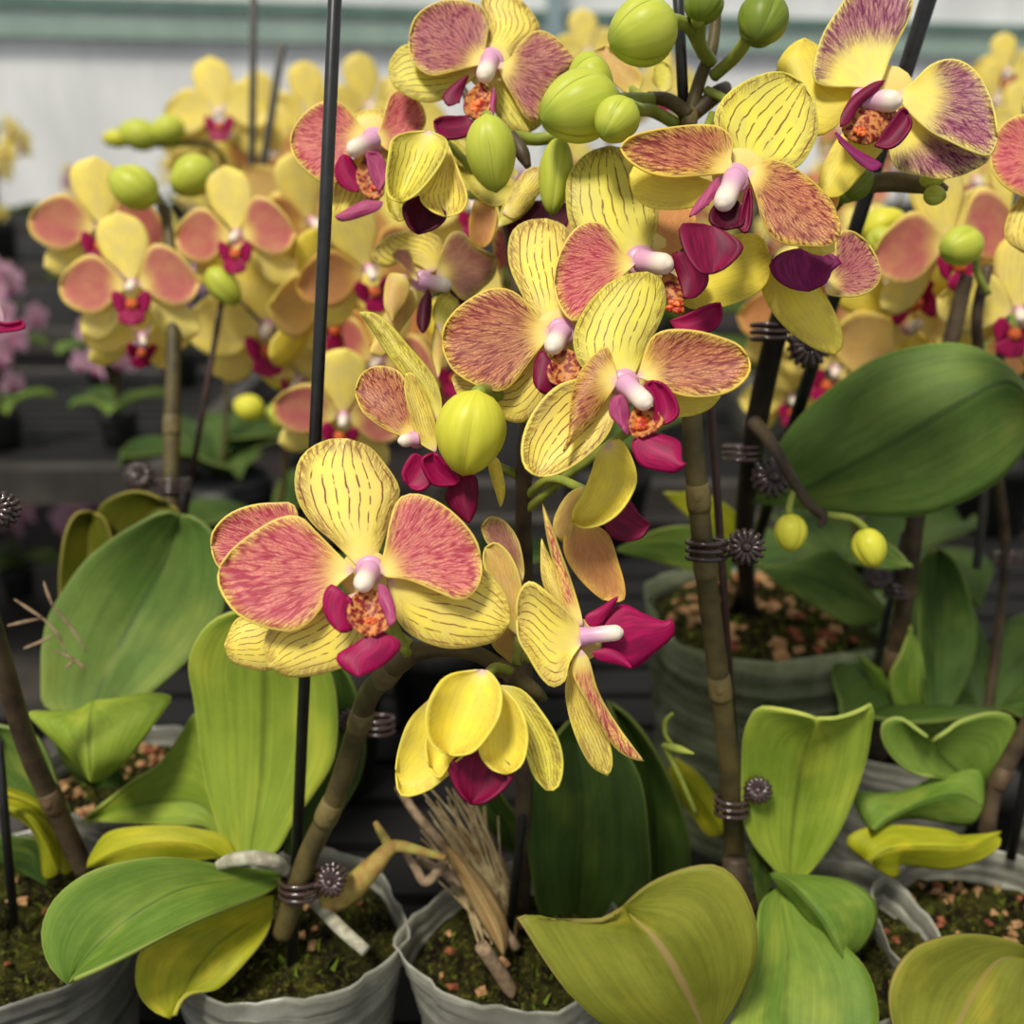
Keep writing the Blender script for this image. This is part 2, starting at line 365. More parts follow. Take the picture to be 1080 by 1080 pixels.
# ------------------------------------------------------------------ orchid builders
def plant(label, cat='orchid', loc=None, group=None, name='potted_orchid'):
    return tag(empty(name, loc), label, cat, group)
def flower(pl, d, ctr, slope, tepals, column=None, callus=None, ped=None, ped_r=.0016):
    cx, cy = ctr; sx, sy = slope
    root = empty('flower', P(cx, cy, d), pl)
    for name, mat, out, dz, lift, cup in tepals:
        lip = mat.startswith('lip') or mat == 'throat'
        def df(x, y, s, t, r, dz=dz, lift=lift, cup=cup):
            return d + (sx*(x-cx)+sy*(y-cy))*d/FPX + .001*(dz + lift*min(r, 1.3)**1.5 + cup*(2*s-1)**2*min(1, 2.2*t))
        mb = MB(); blade(mb, out, P, df, 22 if not lip else 14, 16 if not lip else 10, wav=0.0006 if not lip else 0)
        mb.build(name, MT[mat], root, thick=.00055 if not lip else .0008)
    if column:
        bx, by, tx, ty, r, dz0, dz1 = column
        a = P(bx, by, d+dz0*.001); b = P(tx, ty, d+dz1*.001); rm = r*d/FPX
        mb = MB(); tube(mb, [a, a.lerp(b, .35), a.lerp(b, .7), b, b+(b-a).normalized()*rm*.55], [rm*.98, rm*.86, rm*.88, rm*.78, rm*.25], 14)
        nb = len(mb.v); blob(mb, P(bx, by, d+.0015), rm*1.3, (1, 1, .3), 0, 16, 8); mb.st[nb:] = [(.5, 0.)]*(len(mb.v)-nb)
        n0 = len(mb.f); blob(mb, P(cx, cy, d+.005), rm*2.3, (1, 1, .18), 0, 18, 8, mi=1)
        mb.build('column', [MT['column'], MT['centre']], root)
    if callus:
        x, y, r, dz = callus; mb = MB(); rm = r*d/FPX
        for q in range(5):
            blob(mb, P(x+r*random.uniform(-.45, .45), y+r*random.uniform(-.4, .4), d+dz*.001+random.uniform(-.001, .001)), rm*random.uniform(.4, .62), (1.25, .85, .7), .22)
        mb.build('callus', MT['callus'], root)
    if ped:
        tubepx('pedicel', [(cx, cy, d+.006)] + ped, ped_r, MT['stemg'], root)
    return root
def tubepx(name, pts, r, mat, parent, n=10, per=6):
    mb = MB(); tube(mb, [P(*p) for p in pts], r, n, per); return mb.build(name, mat, parent)
def stem(pl, pts, rads, mat, nodes=(), name='flower_stem'):
    """pts px; a swollen joint with a pale sheath at each node index"""
    mb = MB(); w = [P(*p) for p in pts]; rr = rads if isinstance(rads, list) else [rads]*len(pts)
    tube(mb, w, rr, 14, 8); o = mb.build(name, MT[mat], pl)
    for i, f in nodes:
        a = w[i].lerp(w[i+1], f); dirv = (w[i+1]-w[i]).normalized(); r = rr[i]
        nb = MB(); lathe(nb, a-dirv*r*1.0, dirv, [(0, r*1.02), (r*.6, r*1.12), (r*1.3, r*1.12), (r*2.6, r*1.05), (r*2.8, r*.9)], 14)
        x, y, _ = frame_to(dirv); side = -FW*r*.95
        blob(nb, a+side*.55+dirv*r*1.0, r*.85, (.9, 1.5, .6))
        nb.build('stem_node', MT['noded' if mat == 'stemd' else 'node'], pl)
    return o
def bud(pl, x, y, w, h, ang, d, mat='bud', tilt=0., ped=None, pr=.0017):
    """ang: direction of the bud's tip in the picture, degrees, 0 = right, 90 = up"""
    a = math.radians(ang); ax = (RX*math.cos(a)+UP*math.sin(a)+FW*tilt).normalized()
    H = h*d/FPX; R = w*d/FPX/2; c = P(x, y, d)
    root = pl; mb = MB(); prof = []
    for i in range(17):
        u = i/16; r = R*(math.sin(math.pi*u**.92)**.56)*(1.0-.08*u) if 0 < u < 1 else 0.0002
        prof.append((H*u, max(r, .0002)))
    lathe(mb, c-ax*H/2, ax, prof, 48, 3, .13)
    o = mb.build('flower_bud', MT[mat], pl)
    if ped:
        tubepx('pedicel', [tuple(_px(c-ax*H*.47))] + ped, pr, MT['stemg'], pl)
    return o
def _px(v):
    q = v-CAM; d = q.dot(FW); return (540+q.dot(RX)*FPX/d, 540-q.dot(UP)*FPX/d, d)
def leaf(pl, mat, out, db, dt, bow=0., fold=0., roll=0., thick=.0016, nt=28, ns=18, tw=0, pw=1.0, name='leaf', label=None):
    mb = MB()
    def df(x, y, s, t, r): return db+(dt-db)*t**pw + bow*math.sin(math.pi*t) + fold*abs(2*s-1)*min(1, 3*t) + roll*(2*s-1)*min(1, 3*t)
    blade(mb, out, P, df, nt, ns, wav=.0012)
    o = mb.build(name, MT[mat], pl, thick=thick)
    if label: o['label'] = label
    return o
def stake(x0, y0, d0, x1, y1, d1, r, mat, label, name='plant_stake'):
    """straight stake from its foot (0) to its top (1)"""
    a, b = P(x0, y0, d0), P(x1, y1, d1); mb = MB()
    lathe(mb, a, b-a, [(0, r), ((b-a).length-r*.4, r), ((b-a).length, r*.7)], 14)
    return tag(mb.build(name, MT[mat], origin=a), label, 'stake')
def clip(x, y, d, r, label, fan=1, ang=20, size=.0062):
    """claw clip: two coils round stem and stake, two ribbed fan grips"""
    c = P(x, y, d); root = tag(empty('orchid_clip', c), label, 'clip')
    th = math.radians(ang); dirv = RX*math.cos(th)+UP*math.sin(th)
    for k in (-1.15, 0, 1.15):
        mb = MB(); pts = []
        for i in range(17):
            q = 2*math.pi*i/16; pts.append(c+UP*(k*.0024+.0007*math.sin(q))+RX*(math.cos(q)*r*1.25)+FW*(math.sin(q)*r))
        tube(mb, pts, .0010, 8, 3); mb.build('coil', MT['clip'], root)
    for k, sgn in enumerate((-1, 1)):
        mb = MB(); hub = c+dirv*(r*1.2+size*1.0)+FW*(-r*.6*1 + sgn*.0028)
        if fan:
            nrm = (FW*-1+RX*.25*sgn).normalized(); x_, y_, _ = frame_to(nrm)
            for i in range(14):
                q = 2*math.pi*i/14; o = x_*math.cos(q)+y_*math.sin(q)
                tube(mb, [hub+o*size*.22, hub+o*size*.65-nrm*.0004, hub+o*size*.97-nrm*.0011], [.0006, .0011, .0008], 8, 3)
            blob(mb, hub, size*.28)
            lathe(mb, hub-nrm*.0016, nrm, [(0, size*.5), (.0008, size*.8), (.0012, size*.8), (.0014, size*.3)], 20)
        mb.build('grip', MT['clip'], root)
    mb = MB(); tube(mb, [c+dirv*r*1.1-FW*r*.6, c+dirv*(r*1.2+size*.6)-FW*r*.6, c+dirv*(r*1.2+size)-FW*r*.6], .0014, 8, 3); mb.build('hinge', MT['clip'], root)
    return root
def pot(pl, x, y, r, h, d=None, z=None, mat='film', wav=.0025, seed=0, fill=.012, moss='moss', chips=60, cs=1., squash=(1, 1), gmoss=20, mound=.004, rim=True, opaque=False):
    """x, y: picture position of the middle of the rim; z: height of the rim"""
    rnd = random.Random(seed); c = on_z(x, y, z) if z is not None else P(x, y, d)
    ph = [rnd.uniform(0, 6.28) for _ in range(4)]; N = 72
    def rad(th, hh):  # hh 0 bottom .. 1 rim
        base = r*(.80+.20*hh); top = hh**4
        return base*(1+top*wav/r*(math.sin(2*th+ph[0])*1.4+math.sin(3*th+ph[1])+.5*math.sin(7*th+ph[2])+.22*math.sin(17*th+ph[3])+.14*math.sin(29*th)))*1.0
    mb = MB(); vs = []; fs = []; rows = []
    hs = [0, .02, .1, .25, .4, .52, .535, .55, .60, .66, .675, .69, .74, .755, .77, .83, .84, .855, .90, .91, .92, .96, .98, 1.0]
    rib = {.535: 1.012, .675: 1.014, .755: 1.014, .84: 1.016, .91: 1.014}
    for hh in hs:
        for k in range(N):
            th = 2*math.pi*k/N; q = rad(th, hh)*rib.get(hh, 1)
            zz = -h*(1-hh) + (wav*.9*math.sin(3*th+ph[3])*hh**3)
            vs.append((c[0]+q*math.cos(th)*squash[0], c[1]+q*math.sin(th)*squash[1], c[2]+zz))
    m = len(hs)
    for i in range(m-1):
        for k in range(N): fs.append((i*N+k, i*N+(k+1) % N, (i+1)*N+(k+1) % N, (i+1)*N+k))
    fs.append(tuple(range(N))[::-1]); mb.add(vs, fs)
    po = mb.build('pot', MT[mat], pl, thick=.0006)
    sb = MB(); vs = []; fs = []; rr = 14
    for i in range(rr+1):
        for k in range(36):
            th = 2*math.pi*k/36; q = (i/rr)*.965
            hh = max(0, 1-fill/h); R_ = rad(th, hh)*q
            vs.append((c[0]+R_*math.cos(th)*squash[0], c[1]+R_*math.sin(th)*squash[1], c[2]-fill+mound*(1-q*q)+rnd.uniform(-.0026, .0026)))
    for i in range(rr):
        for k in range(36): fs.append((i*36+k, i*36+(k+1) % 36, (i+1)*36+(k+1) % 36, (i+1)*36+k))
    # the mix fills the pot
    n0 = len(vs)
    for hh in (1-fill/h, .5, .05):
        for k in range(36):
            th = 2*math.pi*k/36; R_ = rad(th, hh)*.965; vs.append((c[0]+R_*math.cos(th)*squash[0], c[1]+R_*math.sin(th)*squash[1], c[2]-h*(1-hh)))
    for i in range(2):
        for k in range(36): fs.append((n0+i*36+k, n0+i*36+(k+1) % 36, n0+(i+1)*36+(k+1) % 36, n0+(i+1)*36+k))
    fs.append(tuple(range(n0+72, n0+108)))
    sb.add(vs, fs)
    def chipat(n, mi, s0, s1):
        for _ in range(n):
            th = rnd.uniform(0, 6.28); q = math.sqrt(rnd.random())*.88*r*.95; s = rnd.uniform(s0, s1)
            o = Vector((c[0]+q*math.cos(th)*squash[0], c[1]+q*math.sin(th)*squash[1], c[2]-fill+.001+mound*(1-(q/r)**2)+rnd.uniform(-.001, .002)))
            e = Euler((rnd.uniform(-.5, .5), rnd.uniform(-.5, .5), rnd.uniform(0, 6.28))).to_matrix()
            jj = lambda: rnd.uniform(.55, 1.25)
            bx = [(-1*jj(), -.6*jj(), -.3), (1*jj(), -.7*jj(), -.3), (.8*jj(), .6*jj(), -.3), (-.9*jj(), .7*jj(), -.3), (-.6*jj(), -.35*jj(), .35*jj()), (.7*jj(), -.35*jj(), .35*jj()), (.5*jj(), .35*jj(), .3*jj()), (-.5*jj(), .35*jj(), .3*jj())]
            sb.add([o+e@(Vector(b)*s) for b in bx], [(0,3,2,1),(4,5,6,7),(0,1,5,4),(1,2,6,5),(2,3,7,6),(3,0,4,7)], mi=mi)
    chipat(chips, 1, .0012*cs, .0034*cs); chipat(chips//3, 2, .0012*cs, .0036*cs)
    for _ in range(gmoss*3):
        th = rnd.uniform(0, 6.28); q = math.sqrt(rnd.random())*.88*r*.95
        o = Vector((c[0]+q*math.cos(th)*squash[0], c[1]+q*math.sin(th)*squash[1], c[2]-fill+mound*(1-(q/r)**2))); hgt = rnd.uniform(.002, .006); w = .0012
        tdir = Vector((rnd.uniform(-1, 1), rnd.uniform(-1, 1), 1.3)).normalized(); sd = tdir.cross(Vector((rnd.uniform(-1, 1), rnd.uniform(-1, 1), 0))).normalized()
        sb.add([o-sd*w, o+sd*w, o+tdir*hgt], [(0, 1, 2)], mi=3)
    s = sb.build('potting_mix', [MT[moss], MT['chip'], MT['chipr'], MT['mossg']], pl, smooth=False); s['kind'] = 'stuff'
    return c
# ------------------------------------------------------------------ the plants with the flowers in front
ZR = .89   # rim height of the nearest pots
A = plant('orchid in the front left film pot, big rose flower on a low arching stem', loc=on_z(305, 985, ZR-.09))
B = plant('orchid in the middle film pot, its flowers massed around the yellow bud', loc=on_z(550, 990, ZR-.09))
C = plant('tallest orchid, fat green buds at the top and a broad olive leaf at the bottom', loc=on_z(855, 985, ZR-.09))
D = plant('orchid in the clear pot of bark, with a purple speckled flower at the top right', loc=P(800, 700, .66))
# ---- A: the large flower
flower(A, .300, (385, 605), (.05, -.15), [
 ('sepal', 'stripe', '379,600|366,586 350,570 330,553 315,530 311,508 315,487 327,473 347,464|366,463|390,472 408,492 420,511 421,525 412,545 404,572 394,592', 3, 3, 2.5),
 ('petal', 'rose', '375,602|366,593 350,577 333,560 317,545 297,545 273,557 247,577|231,598|230,615 237,632 250,648 270,659 293,665 309,666 325,658 338,643 350,624 362,612', 0, 2, -2),
 ('petal', 'rose', '398,603|403,590 407,573 411,550 418,529 430,521 447,522 467,532 487,549 502,570|508,592|507,612 497,628 483,633 467,627 447,618 427,611 408,609', 0, 2, -2),
 ('sepal', 'pale', '408,612|415,638 418,652 430,667 450,678 473,684 500,682 523,675|538,657|537,640 530,622 515,605 500,595 470,598 430,605', 4.5, 4, 1.5),
 ('sepal', 'pale', '375,625|300,650 283,665 279,682|283,703|303,713 327,713 350,708 368,700 384,680 390,650', 4.5, 4, 1.5),
 ('lip_side_lobe', 'lip', '372,640|352,617 343,624 341,638 345,652|358,667|371,664 374,650 370,630', -7, -2, 1.5),
 ('lip_side_lobe', 'lipp', '399,616|408,620 415,637|417,655|411,660 406,647 400,634', -7, -3, 1),
 ('lip_throat', 'throat', '388,618|372,630 366,645 371,660|390,672|408,664 413,652 406,632', -4, -4, -2),
 ('lip', 'lip', '398,666|387,671 372,681 355,692 360,703|378,714|400,704 417,691 423,678 410,670', -8, -4, 2),
], (390, 601, 382, 617, 12, -2, -9), (394, 659, 10, -8), [(405, 640, .315), (430, 690, .325)])
# flower hidden behind its left petal
flower(A, .322, (330, 610), (.05, -.1), [
 ('petal', 'rose', '318,585|300,600 260,605 232,600|222,577|225,560 240,543 263,533 290,530 312,535', 0, 1, -2),
 ('sepal', 'pale', '310,655|285,640 263,648 248,655|237,680|243,696 260,704 285,707 310,690', 3, 2, 2),
], None, None, [(420, 670, .335), (436, 684, .338)])
# side-on flower at the right
flower(A, .312, (613, 675), (0, 0), [
 ('sepal', 'pale', '616,676|600,700 597,717 583,725 570,714 557,692 547,674|545,650|546,630 553,616 563,614 580,627 597,643 610,658', -2, -3, -2.5),
 ('sepal', 'pale', '605,650|590,640 578,628 571,605|571,568|576,580 588,605 600,630', 3, 6, 1),
 ('petal', 'rose', '615,662|606,656 594,640 588,610 578,570|572,531|582,557 593,587 604,618 613,648', 0, 6, 2),
 ('sepal', 'pale', '606,690|597,720 598,745 607,777 623,807|641,818|646,806 642,780 625,748 612,715', 3, 4, 1),
 ('petal', 'rose', '612,684|603,707 620,742 642,780 660,797|679,803|667,787 648,760 631,730 621,695', -1, 3, 1.5),
 ('lip_side_lobe', 'lip', '621,660|617,650 633,641|652,629|641,648 632,660', -1, -1, 1),
 ('lip_side_lobe', 'lip', '624,688|632,696 650,700|667,705|655,690 640,684', -5, -2, 1),
 ('lip', 'lip', '632,672|640,650 657,637 677,647 700,656|708,652|711,668 690,688 667,705 645,694', 0, 1, 2),
], (612, 671, 652, 667, 10, -3, -4), (636, 668, 8, 0), [(590, 690, .325), (555, 695, .333)])
# half-open nodding flower
flower(A, .305, (505, 730), (0, -.2), [
 ('petal', 'plain', '455,735|433,757 421,787|417,815|423,839 447,836 468,822 490,797 480,760', 6, 3, -3),
 ('petal', 'lime', '520,722|545,770 557,803 563,818|576,834|588,831 594,810 590,783 573,753 550,727', 5, 3, -3),
 ('lip', 'lipd', '505,782|485,795 473,811 483,834|497,849|514,845 534,830 543,812 525,795', 0, 2, -4),
 ('sepal', 'plain', '472,760|453,770 448,785|452,808|463,821 474,808 490,795 490,770', 1, 0, -3),
 ('sepal', 'plain', '524,722|510,755 505,790 517,810|535,817|551,805 557,775 548,745 532,727', -2, 0, -5),
 ('sepal', 'plain', '508,706|473,712 457,730 449,755 454,783|473,797|497,794 514,777 527,754 529,728 518,710', -6, 2, -10),
], None, None, [(520, 705, .322), (540, 708, .332)])
# flower seen from behind its edge
flower(A, .335, (548, 620), (.1, 0), [
 ('petal', 'dull', '551,615|530,590 513,572|507,556|517,545 533,550 547,570 553,600', 3, 3, -1),
 ('petal', 'back', '548,672|530,655 520,625 510,595|511,578|523,572 537,583 548,607 551,635', 0, 2, -2),
 ('sepal', 'back', '548,625|522,655 519,680|540,700|558,690 556,650', 4, 2, 1),
], None, None, [(548, 660, .338), (545, 702, .334)])
stem(A, [(298, 985, .418), (310, 946, .410), (326, 900, .404), (352, 845, .394), (372, 785, .38), (388, 735, .36), (412, 707, .345), (440, 685, .337)], [.0042, .0042, .0042, .0041, .004, .0039, .0038, .0035], 'stem', [(2, .75), (4, .5), (5, .8)])
stem(A, [(436, 687, .337), (470, 684, .335), (503, 690, .333), (534, 708, .332), (562, 727, .333), (575, 738, .336)], [.0034, .0028, .0026, .0026, .0024, .0012], 'stem', [(2, .8)])
# ---- B: centre flowers
flower(B, .312, (665, 398), (-.05, -.15), [
 ('sepal', 'lime', '664,402|648,396 631,389 614,388 606,370 605,353 612,334 626,314 642,299 662,290|682,287|696,294 702,309 701,326 694,345 684,362 676,381 671,392', 2, 5, 2),
 ('petal', 'rust', '671,398|676,386 680,370 687,356 698,349 714,347 737,349 759,355 778,363|790,377|791,391 784,403 770,413 753,418 731,419 714,416 698,408 684,402', -1, -3, -2.5),
 ('sepal', 'plain', '676,408|700,398 735,408|760,418|748,431 731,438 714,441 700,448 688,450', 4, 3, 1),
 ('petal', 'rust', '652,402|641,366 629,372 616,386 606,406 602,431 600,459|594,476|604,465 616,452 628,440 643,417', -3, -8, 3),
 ('sepal', 'stripe', '650,420|630,398 610,399 589,406 573,420 559,440 551,462 550,482 556,496|569,503|585,501 604,492 623,478 637,464 647,446', 2, -3, -3),
 ('lip_side_lobe', 'lipp', '660,450|645,440 643,428 648,419|656,417|662,427 664,442 661,460', -6, -3, 1.5),
 ('lip_side_lobe', 'lip', '690,445|690,430 686,414 680,406|688,401|701,406 712,420 716,434 712,442 700,448', -5, -2, -2),
 ('lip_throat', 'throat', '672,425|664,440 664,455|672,462|690,455 700,444 690,430', -3, -2, -2),
 ('lip', 'lip', '672,462|667,465 668,478 676,491 693,496 712,498|724,489|718,486 717,467 700,459 685,457', -5, -3, 2),
], (659, 404, 681, 425, 12, -2, -10), (677, 446, 10, -7), [(690, 430, .335), (600, 500, .352), (553, 540, .368)])
flower(B, .332, (590, 352), (.02, -.15), [
 ('sepal', 'stripe', '590,354|577,345 563,335 550,310 538,283 536,260 542,242 557,233|576,231|593,237 604,250 609,270 608,300 600,330', 4, 14, 2),
 ('petal', 'rust', '582,350|572,340 562,329 550,313 536,305 519,304 500,312 481,326 469,343|466,359|469,375 478,391 495,403 514,411 526,413 538,408 550,394 563,376 573,364', 0, 2, -2),
 ('sepal', 'pale', '578,365|520,385 480,395|478,405|485,420 500,430 525,440 550,446 568,430 580,400', 4, 3, 1),
 ('lip_side_lobe', 'lipd', '582,385|577,375 570,370 564,384 563,401|568,412|577,415 585,407 583,395', -6, -1, 1.5),
 ('lip_throat', 'throat', '592,365|578,385 580,402|595,408|612,395 610,375', -4, -1, -2),
], (592, 350, 583, 366, 12, -2, -9), None, [(580, 400, .355), (553, 470, .364)])
flower(B, .345, (682, 273), (.05, -.15), [
 ('sepal', 'lime', '677,272|650,268 618,258 602,240 597,213 598,190 607,173 623,160|643,154|667,160 685,180 694,210 692,245 684,265', 2, 4, 2),
 ('petal', 'rose', '672,277|658,266 648,252 638,238 624,233 609,239 597,253 587,277|584,300|590,322 602,338 615,335 632,315 655,293', -4, -6, -2),
 ('petal', 'peach', '688,268|683,240 684,220 700,212|728,215|735,235 727,255 705,270', 3, 3, -1),
 ('sepal', 'plain', '705,290|735,262 760,250 785,246 803,250|813,270|812,290 803,305 780,318 755,325 727,325 710,310', 3, 1, -3),
 ('lip_side_lobe', 'lipd', '722,315|716,295 709,270|718,266|735,272 746,288 745,302 733,314', -7, -1, 2),
 ('lip_throat', 'throat', '700,285|698,300 703,315|712,326|722,315 716,295', -4, -1, 1),
 ('lip', 'lip', '706,338|723,332 743,323|760,319|761,335 752,348 730,351 712,347', -9, -2, -2),
], (676, 275, 703, 279, 13, -2, -10), (712, 324, 11, -9), [(700, 250, .36), (752, 120, .372)])
# turned-away flower below the centre
flower(B, .335, (622, 522), (0, 0), [
 ('sepal', 'peach', '618,540|600,552 594,575 600,595 615,615|636,633|657,634 659,618 652,592 643,565 628,553', 6, 3, -2),
 ('lip', 'lipd', '640,530|655,530 663,525 675,543|686,553|676,568 651,570 636,553', 2, 2, -1),
 ('petal', 'plain', '640,468|630,478 624,498 615,520 605,537|603,550|615,557 636,553 656,538 670,514 671,497 664,477 653,463', -5, 2, -5),
 ('petal', 'back', '618,512|600,520 585,545|583,565|600,572 606,548 616,530', 3, 2, 1),
], None, None, [(610, 514, .342), (580, 505, .352), (553, 525, .367)])
# left side-on flower and the yellow bud
flower(B, .335, (452, 452), (0, 0), [
 ('petal', 'rust', '436,462|424,460 414,457 398,448 382,434|374,413|380,396 392,387 406,386 423,393 430,410 438,440', 2, 4, -2),
 ('sepal', 'lime', '463,448|450,430 437,408 421,390 405,368 394,350|379,329|396,331 413,344 431,365 448,384 460,402 466,425', 0, 5, 2),
 ('petal', 'pale', '460,478|442,466 433,440 427,413|428,394|437,395 447,413 456,435 461,456', -3, -3, 1),
 ('lip_side_lobe', 'lip', '447,485|437,478 428,488 424,500|430,512|441,518 453,512 458,495', -4, -2, -1.5),
 ('lip_side_lobe', 'lip', '480,512|458,512 447,497 445,484|458,477|472,490 485,505', -7, -2, -2),
 ('lip', 'lipd', '480,500|470,522 476,535 484,544|495,552|503,532 503,505 494,500', -3, -1, 2),
 ('petal', 'plain', '515,480|515,492 520,510|528,535|532,520 531,505 526,485', 1, 1, 1),
 ('sepal', 'pale', '505,488|497,505 490,520|484,532|478,524 485,510 495,495', 4, 1, 1),
], (440, 463, 424, 465, 8, -2, -4), None, [(480, 470, .35), (553, 505, .366)])
bud(B, 496, 457, 78, 94, -101, .322, 'budy', .25, [(515, 413, .330), (540, 425, .342), (560, 443, .358)], .0022)
# upper left flowers
flower(B, .39, (390, 145), (.1, -.1), [
 ('sepal', 'pale', '391,148|380,135 373,124 383,117|396,115|406,118 408,128 400,142', 3, 3, 1),
 ('petal', 'rose', '386,146|377,127 360,109 343,106 323,117 309,136|306,152|312,168 327,184 343,193 357,191 367,169 378,156', 0, 0, -2),
 ('petal', 'rose', '396,148|403,127 410,103 421,95|437,101|447,116 448,133 432,148 413,160', 0, 4, -2),
 ('sepal', 'pale', '383,160|365,175 353,193 352,222|362,232|380,222 400,213 398,180', 4, 2, 1),
 ('sepal', 'pale', '395,160|400,190|425,215|445,200 430,170', 4, 2, 1),
 ('lip_side_lobe', 'lip', '378,203|365,200 355,190 354,176|361,163|370,167 380,187', -5, -1, 2),
 ('lip_side_lobe', 'lipp', '400,203|390,185|386,160|402,163 408,185', -6, -1, -1),
 ('lip_throat', 'throat', '384,165|375,185 382,203|394,211|405,203 398,180', -3, -2, -1),
 ('lip', 'lipp', '404,213|385,212 370,219|353,229|362,233 380,229 400,221', -8, 0, 1),
], (394, 148, 372, 158, 11, -2, -9), (394, 200, 8, -7), [(430, 170, .40), (480, 200, .41), (530, 215, .40)])
flower(B, .362, (448, 150), (0, -.2), [
 ('petal', 'lime', '420,160|408,185 407,220|420,233|428,230 424,213 425,190', 4, 1, -2),
 ('lip', 'lipdark', '445,205|425,216 430,237|441,247|460,240 471,227 460,212', 2, 2, -4),
 ('sepal', 'pale', '472,150|455,185 443,207 453,221|470,229|487,223 493,207 484,180', -1, 1, -5),
 ('sepal', 'lime', '452,138|427,140 413,147 410,163 407,187 410,207|423,214|440,204 460,181 472,158 470,146', -5, 1, -8),
], None, None, [(470, 150, .38), (530, 215, .40)])
flower(B, .40, (455, 290), (.1, -.15), [
 ('sepal', 'pale', '455,288|430,275 405,282 392,268|410,248|437,243 462,250 468,268 462,283', 2, 2, 2),
 ('petal', 'dull', '460,290|464,270 473,248 487,244 500,258 512,265|524,270|522,290 508,305 490,317 473,302', 0, 1, -2),
 ('petal', 'dull', '438,296|424,282 414,270|419,261|431,264 436,280 441,296', -2, -3, 1),
 ('sepal', 'back', '436,300|412,325 402,338|390,372|405,375 425,345 440,320', 4, 2, 1),
 ('sepal', 'back', '428,290|410,290 405,320|414,340|424,325 432,305', -2, -2, 2),
 ('sepal', 'lime', '462,345|456,330 463,312|473,309|484,320 482,345 470,360', -2, -2, 1),
 ('petal', 'back', '462,400|456,370 458,345|463,325|474,330 470,365', 0, 0, 1),
 ('lip', 'lipdark', '452,305|443,320 440,340|446,352|453,340 455,318', -5, -2, 2),
 ('lip_side_lobe', 'lipdark', '474,305|480,318|492,325|490,312 484,302', 2, 1, 1),
], (446, 296, 472, 301, 9, -2, -6), None, [(480, 330, .41), (540, 340, .40)])
flower(B, .385, (553, 215), (0, -.1), [
 ('sepal', 'lime', '545,190|500,172 478,155 472,143|480,141|495,145 520,165 545,180', 2, 2, 1),
 ('sepal', 'lime', '548,205|525,218 505,210 488,190 478,165|474,146|490,160 515,190 538,195', 3, 1, -2),
 ('petal', 'stripe', '530,225|540,200 555,180|572,175|575,190 568,205 545,230', -1, 1, 1),
 ('sepal', 'lime', '525,240|530,218 545,208|567,205|560,218 545,232', 0, 0, 1),
 ('petal', 'peach', '500,210|495,235 497,255|510,262|520,250 523,220', 4, 2, -2),
 ('lip', 'lipdark', '533,240|545,225 565,212|600,215|600,235 585,255 565,262 545,255', 4, 0, 0),
], None, None, [(540, 230, .40)])
mb = MB(); blade(mb, '523,262|520,245 522,236|530,240|538,255 540,290 530,300', P, lambda x, y, s, t, r: .42)
flower(B, .415, (530, 270), (0, 0), [('petal', 'rose', '530,300|521,270 521,250|528,238|538,250 540,290', 0, 0, 1), ('sepal', 'back', '540,320|528,300 530,280|545,270|552,300', 1, 0, 1)], None, None, [(535, 300, .41)])
stem(B, [(552, 960, .455), (552, 860, .43), (553, 740, .41), (553, 620, .385), (552, 540, .368), (553, 470, .362), (556, 400, .375), (545, 300, .40), (530, 215, .405), (500, 120, .415), (470, 60, .42)], [.0034]*4+[.003, .0028, .0026, .0024, .002, .0018, .001], 'stemd', [(4, .6), (5, .5)])
# ---- C: upper flowers and buds
flower(C, .328, (780, 185), (.05, -.25), [
 ('sepal', 'lime', '785,186|770,173 765,150 755,134 753,123 763,103 783,87 807,77 827,76|848,88|860,110 863,137 856,157 841,176 820,178 800,182', 3, 4, -2.5),
 ('petal', 'rust', '775,182|771,167 773,147 760,134 740,131 713,133 683,138 662,146|654,157|663,170 683,182 707,187 733,186 755,184', -1, -5, -2),
 ('petal', 'rust', '788,182|800,171 817,169 838,177 860,194 877,213|886,236|885,251 873,260 853,260 830,258 813,249 803,231 798,210', -1, -4, 2),
 ('sepal', 'plain', '762,197|735,186 705,178 675,170|664,185|668,204 682,218 713,221 742,215', 4, 3, 1),
 ('sepal', 'plain', '790,200|815,235 845,262|868,270|880,262 870,235 830,200', 5, 3, 1),
 ('lip_side_lobe', 'lipp', '742,218|727,230 732,218 742,205|757,187|759,198 750,212', -6, -2, 1),
 ('lip_side_lobe', 'lipd', '778,240|782,220 788,200|791,197|793,215 792,235 787,246', -6, -2, -1.5),
 ('lip_throat', 'lipdark', '768,205|752,218 749,234|765,242|785,236 782,216', -3, -2, -2),
 ('lip', 'lipd', '750,238|735,236 717,238 722,265 738,287|753,288|768,280 784,261 772,248', -8, -3, -3),
], (775, 188, 763, 214, 13, -2, -11), None, [(790, 150, .345), (770, 110, .365), (745, 95, .372)])
